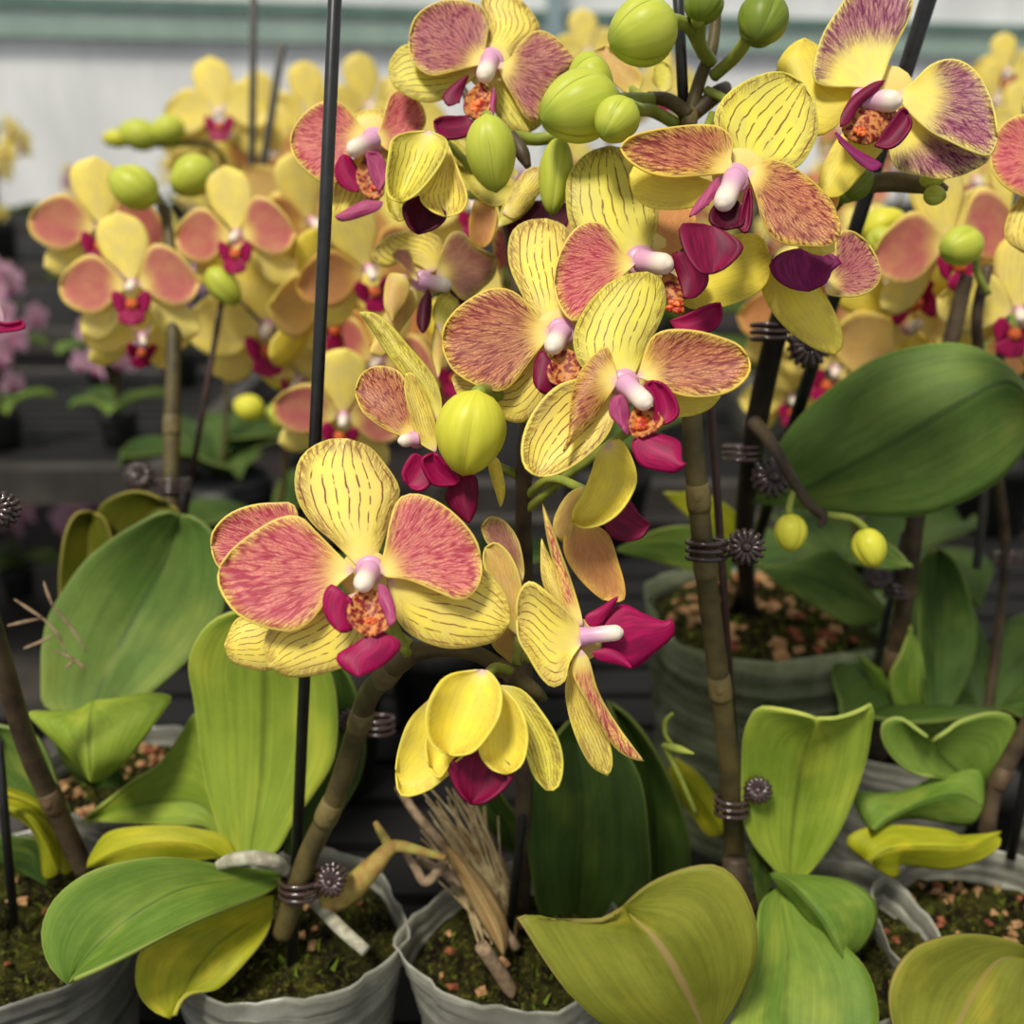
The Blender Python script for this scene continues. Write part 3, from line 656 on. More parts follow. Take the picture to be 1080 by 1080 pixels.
flower(C, .378, (516, 70), (.05, -.2), [
 ('sepal', 'stripe', '522,64|511,50 516,25 507,2 522,-10|540,-7|557,8 569,28 566,37 550,48 537,60', 3, 4, 2),
 ('petal', 'mauve', '510,68|511,55 515,27 510,10 497,2 470,0 450,7 437,20|431,40|433,61 443,74 457,80 477,76 497,71', 0, 0, -2),
 ('petal', 'mauve', '524,68|537,63 547,47 560,35 573,33 590,43|606,62|602,72 590,82 574,103 567,128 553,123 540,101 530,83', 0, 0, 2),
 ('sepal', 'lime', '505,75|470,55 430,47 414,60 410,72|413,88|427,100 450,108 472,103 497,85', 4, 2, 1),
 ('sepal', 'lime', '518,80|518,108 532,133|556,141|572,130 575,110 550,85', 4, 2, 1),
 ('lip_side_lobe', 'lipd', '485,108|473,112 467,103 475,92|494,79|488,97', -6, -1, 1),
 ('lip_side_lobe', 'lipp', '520,125|516,115|521,92|523,105', -6, -1, 1),
 ('lip_throat', 'throat', '508,85|492,100 490,118|502,126|516,120 518,98', -3, -2, -2),
 ('lip', 'lipd', '492,122|478,122 466,123|457,128|462,142 475,147 493,143 500,132', -7, -2, -2),
], (517, 64, 511, 80, 11, -2, -9), (500, 114, 11, -7), [(560, 90, .39), (640, 105, .385), (690, 105, .377)])
bud(C, 518, 162, 55, 80, -82, .352, 'bud', .3, [(530, 140, .36), (548, 145, .366), (575, 146, .368), (620, 130, .368)], .0022)
mb = MB(); tube(mb, [P(540, 140, .362), P(550, 160, .360), P(557, 176, .359)], [.0012, .0026, .0012]); mb.build('bract', MT['stemd'], C)
bud(C, 586, 186, 38, 82, -96, .362, 'bud', .1, [(600, 135, .37), (650, 108, .374)])
bud(C, 610, 113, 78, 92, 205, .345, 'bud', -.3, [(650, 105, .36), (690, 105, .374)], .0025)
bud(C, 622, 88, 66, 50, 200, .353, 'bud', 0)
bud(C, 650, 127, 50, 54, 235, .336, 'bud', -.35, [(672, 115, .352), (690, 118, .37), (715, 132, .374)], .0022)
bud(C, 677, 34, 74, 78, 205, .345, 'bud', -.2, [(713, 22, .35), (728, 30, .358), (742, 58, .372)], .0022)
bud(C, 743, 2, 44, 46, 70, .350, 'budg', .1, [(738, 22, .355), (738, 45, .363), (750, 66, .372)], .0024)
bud(C, 804, 22, 56, 64, 250, .345, 'budg', -.5, [(790, 38, .352), (775, 60, .362), (753, 80, .372)], .0023)
flower(C, .40, (660, 90), (0, 0), [
 ('sepal', 'back', '672,100|655,95 632,72 624,56|640,47|662,62 678,82', 0, 2, -2), ('sepal', 'lime', '698,98|688,85 690,68|700,64|708,72 709,92', 2, 1, -1),
], None, None, [(680, 104, .39)])
stem(C, [(776, 925, .447), (774, 880, .438), (768, 800, .42), (758, 715, .405), (745, 610, .388), (734, 500, .374), (730, 440, .368), (728, 330, .366), (722, 200, .368), (724, 140, .371), (738, 85, .373), (751, 50, .373), (757, 0, .372)], [.0043, .0043, .0042, .0041, .004, .0038, .0036, .003, .0028, .0026, .0024, .0022, .0016], 'stem', [(2, .85), (4, .1), (4, .75), (9, .2)])
stem(C, [(728, 122, .371), (705, 106, .372), (683, 103, .374)], [.0026, .0026, .0022], 'stem')
stem(C, [(732, 120, .372), (755, 100, .374), (766, 92, .378)], [.0026, .003, .0022], 'stemd')
# ---- D: purple flower top right, lower yellow flower, knobbly stem end, little buds
flower(D, .352, (937, 98), (-.05, -.15), [
 ('petal', 'purple', '922,94|900,92 880,92 861,88 857,75 861,55 869,33 883,11 897,-8|925,-20|950,-14 963,0 958,22 947,44 938,64 931,83', 0, 3, -2),
 ('petal', 'purple', '944,98|962,87 980,69 999,62 1016,65 1031,77 1044,100 1050,124|1052,146|1044,164 1025,160 1003,150 980,138 958,118', -1, -3, -2),
 ('sepal', 'plain', '918,96|897,80 868,52|848,40|832,50 819,72 826,105 845,138 870,142 895,120', 4, 3, 2),
 ('sepal', 'purple', '940,115|936,150 946,178 974,186 997,189|1024,181|1044,166 1018,155 985,140 960,120', 3, 1, 1),
 ('sepal', 'plain', '922,128|890,140 875,160 864,188|868,208|888,206 912,180 935,150', 4, 2, 1),
 ('lip_side_lobe', 'lipd', '886,134|887,122 899,103 919,89|933,85|925,95 906,112 895,130', -8, -1, 1),
 ('lip_side_lobe', 'lipd', '922,154|936,133 951,114|959,120|961,134 950,150 937,157', -8, -2, -1.5),
 ('lip_throat', 'throat', '930,100|905,112 888,130 893,146|915,153|935,140 945,118', -4, -1, 2),
 ('lip', 'lipv', '885,150|880,138 888,146 901,157 914,164|931,174|920,181 903,170', -9, -1, 0.5),
], (914, 105, 944, 107, 13, -3, -8), (906, 140, 8, -8), [(915, 150, .37), (905, 195, .385)])
flower(D, .352, (845, 290), (0, -.2), [
 ('sepal', 'plain', '825,268|808,285 803,305 817,333 837,353 860,368|880,374|888,366 887,347 877,323 866,305 850,280', 3, 2, 2),
 ('petal', 'mauve', '870,300|880,270 882,248 897,243|915,255|928,280 926,300 910,311 890,313 872,310', 4, 2, -2),
 ('petal', 'peach', '838,255|830,235 845,210|866,190|885,200 880,225 860,250', 5, 3, -1),
 ('lip', 'lipv', '845,262|825,266 812,278 817,292 833,303|853,307|871,298 878,284 888,276 873,266', -5, -2, -3),
], None, None, [(860, 265, .375), (878, 225, .386)])
stem(D, [(790, 650, .60), (785, 560, .53), (793, 480, .475), (803, 420, .452), (822, 340, .425), (850, 265, .402)], [.0048]*4+[.0044, .0036], 'stemk')
stem(D, [(848, 270, .403), (866, 236, .394), (880, 214, .388), (900, 198, .383), (935, 192, .38), (965, 194, .378), (988, 197, .376), (1000, 199, .375)], [.0034, .0032, .003, .0032, .0036, .0034, .0026, .0008], 'node')
bud(D, 903, 194, 34, 40, 35, .372, 'budg', -.3)
bud(D, 893, 203, 24, 30, 215, .374, 'budg', -.2)
bud(D, 984, 188, 20, 28, 10, .368, 'bud', -.3)
bud(D, 986, 206, 22, 24, -20, .366, 'bud', -.6)
stem(D, [(795, 445, .452), (815, 470, .44), (835, 505, .432), (852, 530, .43), (868, 545, .43), (864, 556, .43)], [.0034, .0028, .0024, .0022, .002, .001], 'stemd')
bud(D, 834, 562, 36, 42, -93, .43, 'budy', -.2, [(832, 538, .43), (836, 522, .431), (843, 515, .431)], .0014)
bud(D, 917, 578, 37, 44, -75, .43, 'budy', -.2, [(911, 556, .43), (898, 547, .43), (872, 543, .43)], .0016)
# ------------------------------------------------------------------ leaves, pots, roots of the plants in front
leaf(A, 'leaf', '298,926|289,918 262,916 228,912 192,905 164,904 133,908 103,916 81,927 61,944 49,963 44,986 49,1011 58,1027|72,1038|84,1031 106,1022 139,1006 178,986 214,969 250,955 278,944 294,934|272,925 228,931 194,938 167,950 131,974 99,1003 80,1026', .422, .372, -.012, -.006, -.004)
leaf(A, 'leafy', '288,945|268,948 214,970 165,990 147,1006 143,1022 143,1038 150,1055 165,1069|180,1074|184,1072 189,1058 200,1048 225,1045 239,1036 258,1016 278,991 287,970|272,966 245,985 228,998 208,1022 193,1052', .427, .395, -.006, -.004)
leaf(A, 'leafb', '263,910|240,903 230,874 219,836 212,797 205,740 199,706 202,685 214,664 230,651 247,645|276,638|308,655 335,685 351,715 356,750 355,786 348,811 328,842 309,869 290,901|267,880 272,850 277,800 279,740 279,700 277,665', .428, .405, .012, -.004)
leaf(A, 'leafb', '250,893|215,872 190,871 150,869 110,867|84,867|111,846 139,824 167,806 190,775 212,748 232,790 250,850|215,850 180,845 135,852', .455, .475, -.004, -.004)
leaf(A, 'leafy', '252,915|233,904 200,908 165,906 133,909|92,914|99,898 117,877 165,871 205,873 240,884|215,893 170,888 125,898', .428, .43, -.006, .004)
leaf(A, 'leafd', '300,900|300,850 300,800 310,740 330,700|345,680|372,720 385,770 380,820 350,870 325,905|312,850 325,800 340,740', .44, .45, .01, -.006)
pot(A, 303, 972, .047, .09, z=ZR, seed=3, chips=9, gmoss=30, fill=.010)
mb = MB(); tube(mb, [P(*p) for p in [(231, 913, .404), (245, 907, .40), (268, 905, .398), (290, 909, .40), (305, 920, .412), (318, 936, .428), (337, 956, .424), (360, 980, .414), (386, 1003, .408)]], [.0022, .0027, .0029, .0028, .0026, .0024, .0026, .0027, .0024], 12)
mb.build('aerial_root', MT['root'], A)['label'] = 'pale grey root arching over the leaf base and down to the rim'
mb = MB(); tube(mb, [P(*p) for p in [(345, 955, .425), (372, 935, .42), (395, 912, .418), (410, 896, .42), (425, 893, .42), (470, 905, .41)]], [.0045, .0052, .0042, .003, .0024, .0012], 12)
tube(mb, [P(412, 895, .42), P(403, 880, .425), P(396, 868, .43)], [.0024, .0018, .0012], 8)
mb.build('stub_root', MT['rooty'], A)
# left rear foliage
E = plant('rear left orchid with blurred pink and yellow flowers above a broad leaf', loc=P(150, 860, .56))
leaf(E, 'leafg', '88,790|55,748 44,744 43,711 44,680 51,650 67,622 89,592 117,569 144,553 172,540|190,542|203,545 215,552 230,570 236,600 236,640 225,665 205,690 178,715 150,740 118,775|97,752 117,700 144,647 172,597 184,565', .47, .50, .012, -.012)
leaf(E, 'leafb', '98,740|80,750 56,751 30,752 38,762 56,780 75,799 88,813|96,825|111,819 133,802 144,789 161,767 175,747 182,736 167,732 144,733 120,738|95,760 94,785 95,808', .452, .425, -.012, .012)
leaf(E, 'leafk', '85,680|66,650 62,617 64,589 69,561 80,542|97,539|112,550 120,580 118,620 110,660', .52, .53, 0, -.01)
leaf(E, 'leafk', '120,640|108,590 103,550 104,536 117,525 139,518 158,521|178,531|190,545 180,580 160,615', .53, .53, 0, -.008)
leaf(E, 'leafd', '100,830|75,815 60,790 55,770|50,755|90,770 120,800 130,830', .48, .47, 0, -.006)
pot(E, 130, row_on(.54), .042, .09, d=.54, seed=5, mat='filmd')
# far left plant, mostly outside the frame
F = plant('orchid at the left edge, bare dark stem rising above arching yellow leaves', loc=on_z(0, 975, ZR-.09))
pot(F, 8, 962, .0525, .09, z=ZR, seed=11, mat='filmd', chips=16, gmoss=20, fill=.008)
stem(F, [(90, 920, .445), (62, 860, .43), (30, 790, .41), (0, 690, .385), (-22, 610, .369), (-34, 540, .358), (-42, 470, .350)], [.0042, .0042, .004, .0038, .0036, .0034, .003], 'stemd', [(1, .2)])
leaf(F, 'leafg', '70,880|50,860 25,845 5,835 -10,820 -15,790|-10,764|15,768 38,776 52,800 62,830 74,856|40,835 20,810 5,785', .455, .45, 0, -.008)
leaf(F, 'leafy', '62,920|62,895 50,868 30,850 5,842|-30,838|-20,850 10,858 30,870 42,890 47,925|50,890 30,862 0,850', .44, .43, -.01, .01)
leaf(F, 'leafy', '75,918|75,890 60,862 35,842 10,832|-25,826|-10,833 25,842 48,860 62,885 66,920|66,888 45,855 10,838', .45, .44, -.01, .01)
leaf(F, 'leafd', '50,935|20,918 -10,905|-40,880|-10,880 20,882 45,890', .45, .44)
# middle plant
pot(B, 546, 982, .0435, .09, z=ZR, seed=21, chips=14, gmoss=22, fill=.016)
leaf(B, 'leafd', '608,985|572,968 560,920 555,874 558,840 570,805 585,778|604,756|645,775 668,805 679,835 684,880 686,930 672,957 645,975|610,940 612,900 614,850 610,800', .47, .435, -.012, -.010)
leaf(B, 'leafd', '692,965|672,940 674,880 668,820 652,770|640,738|665,757 690,790 712,833 726,878 728,905 722,935|690,900 690,850 675,790', .49, .46, -.008, -.010)
leaf(B, 'leafd', '545,905|520,880 500,850 485,820|470,800|505,805 530,840 548,870', .48, .46, 0, -.004)
leaf(B, 'leafy', '760,880|745,880 730,860 712,835 705,815|712,800|735,815 755,840 768,865', .50, .48, 0, .004)
mb = MB()
blade(mb, '531,1008|505,970 485,930 474,905|470,892|490,905 515,935 532,965 536,990', P, lambda x, y, s, t, r: .418+.01*abs(2*s-1), 16, 8)
blade(mb, '540,1005|520,960 500,920 482,890|475,872|505,885 530,905 538,940 545,980', P, lambda x, y, s, t, r: .437+.008*abs(2*s-1), 16, 8)
mb.build('dry_husk', MT['husk'], B, thick=.0006)
mb = MB(); rf = random.Random(9)
for q in range(90):
    x0, y0 = rf.uniform(505, 540), rf.uniform(930, 1000); a_ = rf.uniform(-.25, .35); l_ = rf.uniform(60, 110)
    tube(mb, [P(x0, y0, .436), P(x0-20+l_*.3*a_, y0-l_*.5, .44+rf.uniform(-.004, .008)), P(x0-46+l_*a_, y0-l_, .445+rf.uniform(-.006, .008))], [.0004, .0006, .0002], 5, 3)
mb.build('dry_fibre', MT['fibre'], B)['kind'] = 'stuff'
for q, pts in enumerate(([(548, 1062, .425), (530, 1030, .415), (508, 998, .405)], [(470, 908, .428), (450, 930, .425), (438, 915, .43), (425, 895, .436)], [(480, 905, .44), (440, 860, .45), (420, 830, .46)], [(545, 1000, .43), (500, 940, .43), (440, 905, .438)])):
    mb = MB(); tube(mb, [P(*p) for p in pts], [.0022, .002, .0018, .0012][:len(pts)] if q else [.0032, .003, .0028], 10); mb.build('dry_root', MT['rootb'], B)
# tall plant: leaves
leaf(C, 'leafo', '742,1105|700,1104 670,1097 636,1080 600,1048 574,1013 556,984 545,964 574,969 606,971 636,970|657,956|682,934 713,919 744,912 764,916 782,934 795,963 799,994 795,1019 782,1048 766,1074|738,1076 716,1029 694,994 672,972', .385, .375, -.016, -.008, .004)
leaf(C, 'leafb', '834,938|816,917 797,895 786,873 782,845 782,800 784,775 790,758 801,746 830,749|861,757|882,757 905,750 921,743 919,770 914,800 903,836 886,876 860,914|833,905 837,858 846,802', .435, .405, .010, -.008)
leaf(C, 'leaf', '812,921|822,934 834,947 856,973 866,982 874,991 878,1002|889,1011|908,999 923,974 923,954 912,940 890,929 864,925 838,924|832,930 850,948 868,970 880,992', .42, .395, -.006, .012)
leaf(C, 'leaf', '822,935|803,950 798,975 797,1000 786,1045 770,1085 790,1120|840,1150|900,1140 925,1090 924,1050 912,1020 893,1000 860,972 842,950|828,985 830,1010 826,1080', .43, .375, -.010, -.008)
leaf(C, 'leafd', '800,960|795,930 790,905 795,890|805,880|815,905 812,935', .445, .44)
pot(C, 862, 985, .049, .09, z=ZR, seed=31, chips=30, gmoss=10, fill=.014)
mb = MB(); tube(mb, [P(*p) for p in [(775, 905, .43), (776, 930, .43), (790, 960, .435)]], [.005, .0055, .004], 12); mb.build('root_collar', MT['stemd'], C)
mb = MB(); tube(mb, [P(712, 790, .42), P(702, 775, .42), P(702, 760, .418), P(710, 752, .417)], [.0008, .001, .001, .0006], 8); tube(mb, [P(700, 786, .42), P(715, 790, .415), P(732, 795, .41)], [.0012, .0018, .0004], 8); tube(mb, [P(700, 785, .42), P(715, 815, .425), P(735, 860, .43)], [.0012, .0012, .001], 8)
mb.build('root_tip', MT['stemg'], B)
# the plant with the round leaf and clear pot
leaf(D, 'leafg', '790,530|815,480 843,440 880,407 920,380 960,367 1003,362 1037,370 1063,387 1085,412|1098,440|1092,455 1077,480 1053,507 1020,527 980,542 947,545 907,543 867,538 830,534|850,515 880,500 937,470 1003,430 1063,402', .50, .45, -.012, .012)
leaf(D, 'leafg', '800,600|835,592 870,580 885,583 905,605 925,630|940,650|900,660 860,640 820,615|840,605 880,620', .56, .55)
leaf(D, 'leafg', '890,590|900,575 920,565 940,575|963,598|940,600 915,598', .50, .49)
leaf(D, 'leaf', '770,610|720,600 685,590 665,585|650,580|690,560 730,555 770,570', .56, .54)
leaf(D, 'leafy', '770,590|740,560 720,540|700,520|740,520 775,540 790,575', .58, .56)
pot(D, 808, 642, .0685, .142, d=.61, seed=41, mat='filmg', wav=.003, chips=90, cs=1.8, gmoss=50, fill=.012, mound=.022)
# right-hand plants
K = plant('orchid at the lower right, short curled leaves folding over a crumpled clear pot', loc=on_z(1040, 960, ZR-.09))
leaf(K, 'leaf', '1042,852|1000,822 965,816 945,803 932,785 929,769 934,760 949,757 967,769|983,781|1000,770 1012,761 1041,752 1064,754 1071,765 1068,802 1058,830|1020,825 995,800', .47, .445, 0, -.012)
leaf(K, 'leaf', '1036,850|1037,828 1033,812 1019,808 997,813 967,830 935,838 901,836 904,852|919,877|945,864 970,862 1000,868 1025,868|1010,838 975,845 940,862', .455, .43, 0, .012)
leaf(K, 'leafy', '1052,880|1056,876 1042,880 1012,882 997,876 953,871 916,873 893,884 900,897|916,908|938,924 947,923 949,911 997,916 1034,906 1054,891|1020,893 980,893 940,895', .45, .43, -.006, .008)
leaf(K, 'leafo', '1085,1010|1085,1000 1060,990 1030,985 1000,987 968,998 948,1018 938,1045 940,1075 950,1100|975,1125|1010,1130 1060,1110 1090,1070|1050,1013 1022,1055 1005,1090', .42, .375, -.012, -.006)
pot(K, 1048, 968, .047, .09, z=ZR, seed=51, chips=60, gmoss=14, fill=.016)
stem(K, [(1040, 880, .46), (1048, 835, .455), (1068, 795, .45), (1100, 740, .44)], .0038, 'stemd', [(1, .3)])
J = plant('orchid right of the clear pot, upright dark stem beside one tall narrow leaf', loc=P(940, 860, .60))
leaf(J, 'leafd', '985,758|974,740 970,700 968,650 970,610 975,588|990,578|1008,592 1022,625 1030,660 1028,690 1018,720 1000,752|985,720 984,680 984,630', .53, .52, .008, -.006)
leaf(J, 'leaf', '975,765|945,745 938,715 950,690|960,660|972,690 976,730', .54, .52)
leaf(J, 'leaf', '1000,785|960,770 930,735 915,710|905,690|940,715 975,735 1000,755', .55, .54, 0, .005)
pot(J, 952, row_on(.575), .045, .09, d=.575, seed=61, mat='filmd')
stem(J, [(925, 800, .555), (938, 730, .55), (948, 670, .535), (958, 610, .52), (966, 545, .505), (985, 440, .49), (1010, 330, .48), (1020, 290, .475)], [.0052, .005, .0048, .0046, .0044, .004, .0036, .003], 'stemd', [(1, .5)])
# ------------------------------------------------------------------ stakes and clips
stake(307, 1034, .424, 355, -40, .325, .0022, 'stakek', 'long black stake in the front left pot, crossing the picture top to bottom')
stake(535, 1000, .44, 562, 770, .42, .0019, 'stakek', 'black stake standing in the middle film pot')
stake(786, 960, .45, 738, 250, .378, .0016, 'stakeb', 'thin brown stake clipped against the tall stem with the green buds')
stake(722, 135, .376, 714, -30, .368, .002, 'stakek', 'short dark stake end rising between the fat green buds at the top')
stake(770, 660, .60, 985, -20, .376, .0031, 'stakek', 'leaning dark stake passing behind the purple speckled flower')
stake(15, 975, .43, -2, 780, .41, .0018, 'stakek', 'short black stake at the left edge in the dark pot')
stake(1066, 905, .47, 1100, 720, .45, .0022, 'stakek', 'black stake at the right edge beside the curled leaves')
stake(905, 790, .56, 955, 560, .53, .002, 'stakek', 'black stake beside the tall narrow leaf on the right')
stake(192, 560, .58, 236, 306, .588, .0016, 'stakeb', 'thin brown stake leaning beside the blurred left flowers')
clip(316, 936, .407, .0060, 'brown claw clip holding the low arching stem in the front left pot', 1, 18, .0062)
clip(745, 580, .382, .0055, 'dark claw clip with round ribbed fan on the tall stem, upper one', 1, 5, .0068)
clip(772, 850, .425, .0052, 'brown claw clip low on the tall stem above the broad olive leaf', 1, 40, .0058)
clip(813, 350, .428, .0062, 'black claw clip on the dark stem under the lower yellow flower', 1, -25, .0085)
clip(782, 478, .468, .0062, 'glossy black claw clip above the little yellow buds', 1, -40, .0095)
clip(948, 622, .525, .006, 'dark claw clip on the upright stem left of the tall narrow leaf', 1, 150, .007)
clip(1066, 590, .57, .0065, 'brown clip on the dark stem at the right edge below the round leaf', 1, 20, .0075)
clip(182, 512, .563, .0075, 'brown claw clip above the broad deep leaf on the left', 1, 165, .0085)
clip(-34, 540, .358, .0042, 'black ribbed clip at the left edge of the picture', 1, 4, .0064)
clip(400, 765, .45, .005, 'dark clip hidden in the shade behind the arching stem', 1, 170, .006)
# whiskers of dry root on the left leaf
mb = MB()
for pts in ([(8, 660, .44), (25, 656, .442), (45, 652, .445)], [(45, 652, .445), (30, 642, .444), (15, 632, .443)], [(45, 652, .445), (60, 668, .446), (70, 690, .447)], [(25, 684, .445), (45, 676, .445), (58, 668, .446)], [(56, 640, .446), (50, 625, .446), (46, 613, .447)], [(56, 640, .446), (75, 662, .45), (92, 688, .452)], [(56, 686, .45), (75, 694, .452), (92, 705, .452)], [(68, 706, .45), (80, 697, .452), (90, 708, .452)]):
    tube(mb, [P(*p) for p in pts], [.0004, .0007, .0002], 6, 4)
mb.build('dry_root', MT['rootb'], E)
# ------------------------------------------------------------------ one modelled flower, copied for the plants behind
def gmap(x, y, o): return Vector(((x-385)/315, o, -(y-605)/315))
GP = [
 ('sepal', 'softy', '379,602|352,575 325,550 311,508 322,475|363,455|405,475 422,520 410,555 392,590', .02, .03, .03),
 ('petal', 'soft', '375,605|345,570 317,545 285,548 247,577|229,608|240,640 275,662 310,664 345,636', .0, .04, -.03),
 ('petal', 'soft', '395,605|410,560 430,524 470,530 507,570|522,604|508,634 475,652 440,640 412,620', .0, .04, -.03),
 ('sepal', 'softy', '400,615|425,630 470,640 505,670|512,705|485,722 440,710 412,672', .03, .04, .02),
 ('sepal', 'softy', '370,615|355,660 330,705 290,722|260,705|265,670 300,640 340,628', .03, .04, .02),
 ('lip_side_lobe', 'lip', '374,632|352,617 343,632 350,655|362,668|374,655 374,645', -.05, -.03, .02),
 ('lip_side_lobe', 'lip', '394,632|416,617 425,632 418,655|406,668|394,655 394,645', -.05, -.03, .02),
 ('lip', 'lip', '384,645|372,655 357,668 360,682|384,690|408,682 411,668 396,655', -.07, -.05, .02)]
GM = {}
for key, soft, softy, lipm in (('rose', 'soft', 'softy', 'lip'), ('yellow', 'softy', 'softy', 'lip'), ('rear', 'back', 'plain', 'lip'), ('peach', 'peach', 'softy', 'lip'), ('pink', 'pink', 'pink', 'pinkc')):
    L_ = []
    for nm, mt, out, dz, lf, cp in GP:
        m_ = {'soft': soft, 'softy': softy, 'lip': lipm}[mt]; mb = MB()
        blade(mb, out, gmap, lambda x, y, s, t, r, dz=dz, lf=lf, cp=cp: dz+lf*r**1.5+cp*(2*s-1)**2*min(1, 2*t), 14, 10)
        L_.append((nm, mb.mesh(nm, MT[m_]), .006))
    mb = MB(); tube(mb, [Vector((0, .02, .02)), Vector((0, -.03, -.005)), Vector((0, -.09, -.035))], [.03, .036, .026], 10, 4); L_.append(('column', mb.mesh('column', MT['column']), 0))
    mb = MB(); blob(mb, (.0, -.06, -.13), .04, (1.1, 1, .9), .15, 8, 6); L_.append(('callus', mb.mesh('callus', MT['callus']), 0))
    GM[key] = L_
    # one joined mesh, for flowers a few pixels across
    jb = MB(); mats = [MT[soft], MT[softy], MT[lipm]]
    for nm, mt, out, dz, lf, cp in GP:
        blade(jb, out, gmap, lambda x, y, s, t, r, dz=dz, lf=lf, cp=cp: dz+lf*r**1.5+cp*(2*s-1)**2*min(1, 2*t), 5, 4, mi=['soft', 'softy', 'lip'].index(mt))
    GM[key+'_small'] = jb.mesh('flower', mats)
def gflower(pl, x, y, size, d, kind='rose', yaw=0, pitch=-8, roll=0, at=None, ped=None):
    """size: width in pixels"""
    loc = at if at is not None else P(x, y, d); w = size*d/FPX
    r = empty('flower', loc, pl); r.rotation_euler = (Euler((math.radians(pitch), 0, math.radians(yaw)), 'XYZ').to_matrix() @ Matrix.Rotation(math.radians(roll), 3, 'Y')).to_euler(); r.scale = (w, w, w)
    for nm, me, th in GM[kind]:
        o = bpy.data.objects.new(nm, me); COL.objects.link(o); o.parent = r
        if th: md = o.modifiers.new('thickness', 'SOLIDIFY'); md.thickness = th; md.offset = 0
    if ped: tubepx('pedicel', [(x, y, d+.008)]+ped, .0016, MT['stemg'], pl)
    return r
def sflower(pl, loc, w, kind, yaw, pitch, roll=0):
    o = bpy.data.objects.new('flower', GM[kind+'_small']); COL.objects.link(o); o.parent = pl
    o.location = Vector(loc)-wl(pl); o.rotation_euler = (math.radians(pitch), math.radians(roll), math.radians(yaw)); o.scale = (w, w, w); return o
# left rear plant: pink and yellow flowers in soft focus
gflower(E, 140, 300, 158, .560, 'rose', 4, -8, 0); gflower(E, 108, 240, 150, .60, 'rose', 12, -6, 8); gflower(E, 250, 248, 148, .572, 'rose', -10, -4, -2)
gflower(E, 150, 355, 120, .62, 'yellow', 30, 20, 10)
bud(E, 140, 197, 48, 56, 150, .575, 'bud', 0, [(168, 215, .59)]); bud(E, 203, 186, 44, 52, 215, .59, 'bud', 0, [(190, 205, .60)]); bud(E, 236, 302, 34, 48, -50, .58, 'bud', .2)
stem(E, [(180, 560, .56), (181, 470, .565), (183, 380, .57), (182, 290, .58), (175, 230, .59), (165, 205, .595)], [.0046, .0044, .0042, .0036, .003, .002], 'stem', [(1, .2)])
def bgplant(label, px_, py, d, flowers, buds=(), spike=None, leaves=4, z=.89, mat='stem', r=.045):
    py = row_on(d); pl = plant(label, loc=P(px_, py, d)-Vector((0, 0, .092)))
    base = P(px_, py, d)
    if spike: stem(pl, [_px(base)]+spike, .0026, mat)
    for f in flowers: gflower(pl, *f)
    for b in buds: bud(pl, *b)
    c = base; h = .092
    mb = MB(); lathe(mb, c-Vector((0, 0, h)), (0, 0, 1), [(0, r*.7), (.002, r*.78), (h*.7, r*.95), (h*.72, r*1.0), (h, r*1.02), (h-.001, r*.97), (h-.010, r*.95), (h-.012, .002)], 28)
    mb.build('pot', MT['black'], pl)
    for q in range(leaves):
        th = 2*math.pi*(q+.3)/leaves; u = Vector((math.cos(th), math.sin(th), 0)); sd = Vector((-u.y, u.x, 0)); Ln = random.uniform(.09, .13)
        mb = MB()
        blade(mb, '0,0|-18,20 -30,50 -24,82|0,100|24,82 30,50 18,20', lambda x, y, o, u=u, sd=sd, Ln=Ln: c+u*(y/100*Ln*.85)+sd*(x/100*Ln)+Vector((0, 0, Ln*(.75*y/100-.55*(y/100)**2)))+Vector((0, 0, o)), lambda x, y, s, t, r: .012*abs(2*s-1), 14, 8)
        mb.build('leaf', MT['leafd'], pl, thick=.0016)
    return pl
bgplant('blurred yellow orchid just behind the long black stake, wine lip facing down', 330, 640, .66,
 [(283, 345, 185, .62, 'yellow', -5, 5, 0), (345, 325, 170, .60, 'rear', 60, 0, 10), (390, 285, 160, .56, 'peach', 20, 10, -10), (362, 440, 150, .57, 'rose', 10, 5, 15), (400, 380, 160, .60, 'rose', -20, 0, 20), (330, 235, 150, .66, 'peach', 40, 0, 0), (318, 400, 150, .66, 'rear', -30, 20, 30), (295, 275, 150, .68, 'rose', -20, 0, 20)],
 [], [(335, 500, .66), (335, 380, .66), (345, 270, .65), (390, 200, .63)], 2)
bgplant('blurred budding orchid with lime green buds on thin green stems, low behind the left flowers', 290, 560, .86,
 [], [(262, 430, 30, 34, 160, .80, 'budy', 0, [(275, 440, .81), (300, 445, .82)]), (312, 436, 28, 34, 60, .80, 'bud', 0, [(300, 448, .82)]), (292, 440, 24, 30, 120, .82, 'bud', 0, [(300, 450, .82)]), (325, 432, 22, 30, 20, .81, 'bud', 0, [(305, 450, .82)])],
 [(300, 500, .84), (300, 446, .82)], 2)
bgplant('hazy pale yellow orchid in front of the pale wall, left of the thin grey stakes', 235, 420, 1.0,
 [(232, 118, 120, .92, 'yellow', 5, -10, 0), (290, 165, 110, .95, 'peach', -15, 0, 10), (255, 200, 110, .98, 'yellow', 25, 5, 0), (205, 150, 80, 1.0, 'yellow', 50, 0, 0)],
 [(146, 142, 34, 46, 170, .90, 'bud', 0), (176, 138, 32, 40, 200, .90, 'bud', 0), (122, 146, 20, 30, 180, .90, 'budy', 0)], [(245, 300, .98), (240, 200, .96), (225, 155, .93), (170, 153, .91), (112, 150, .90)])
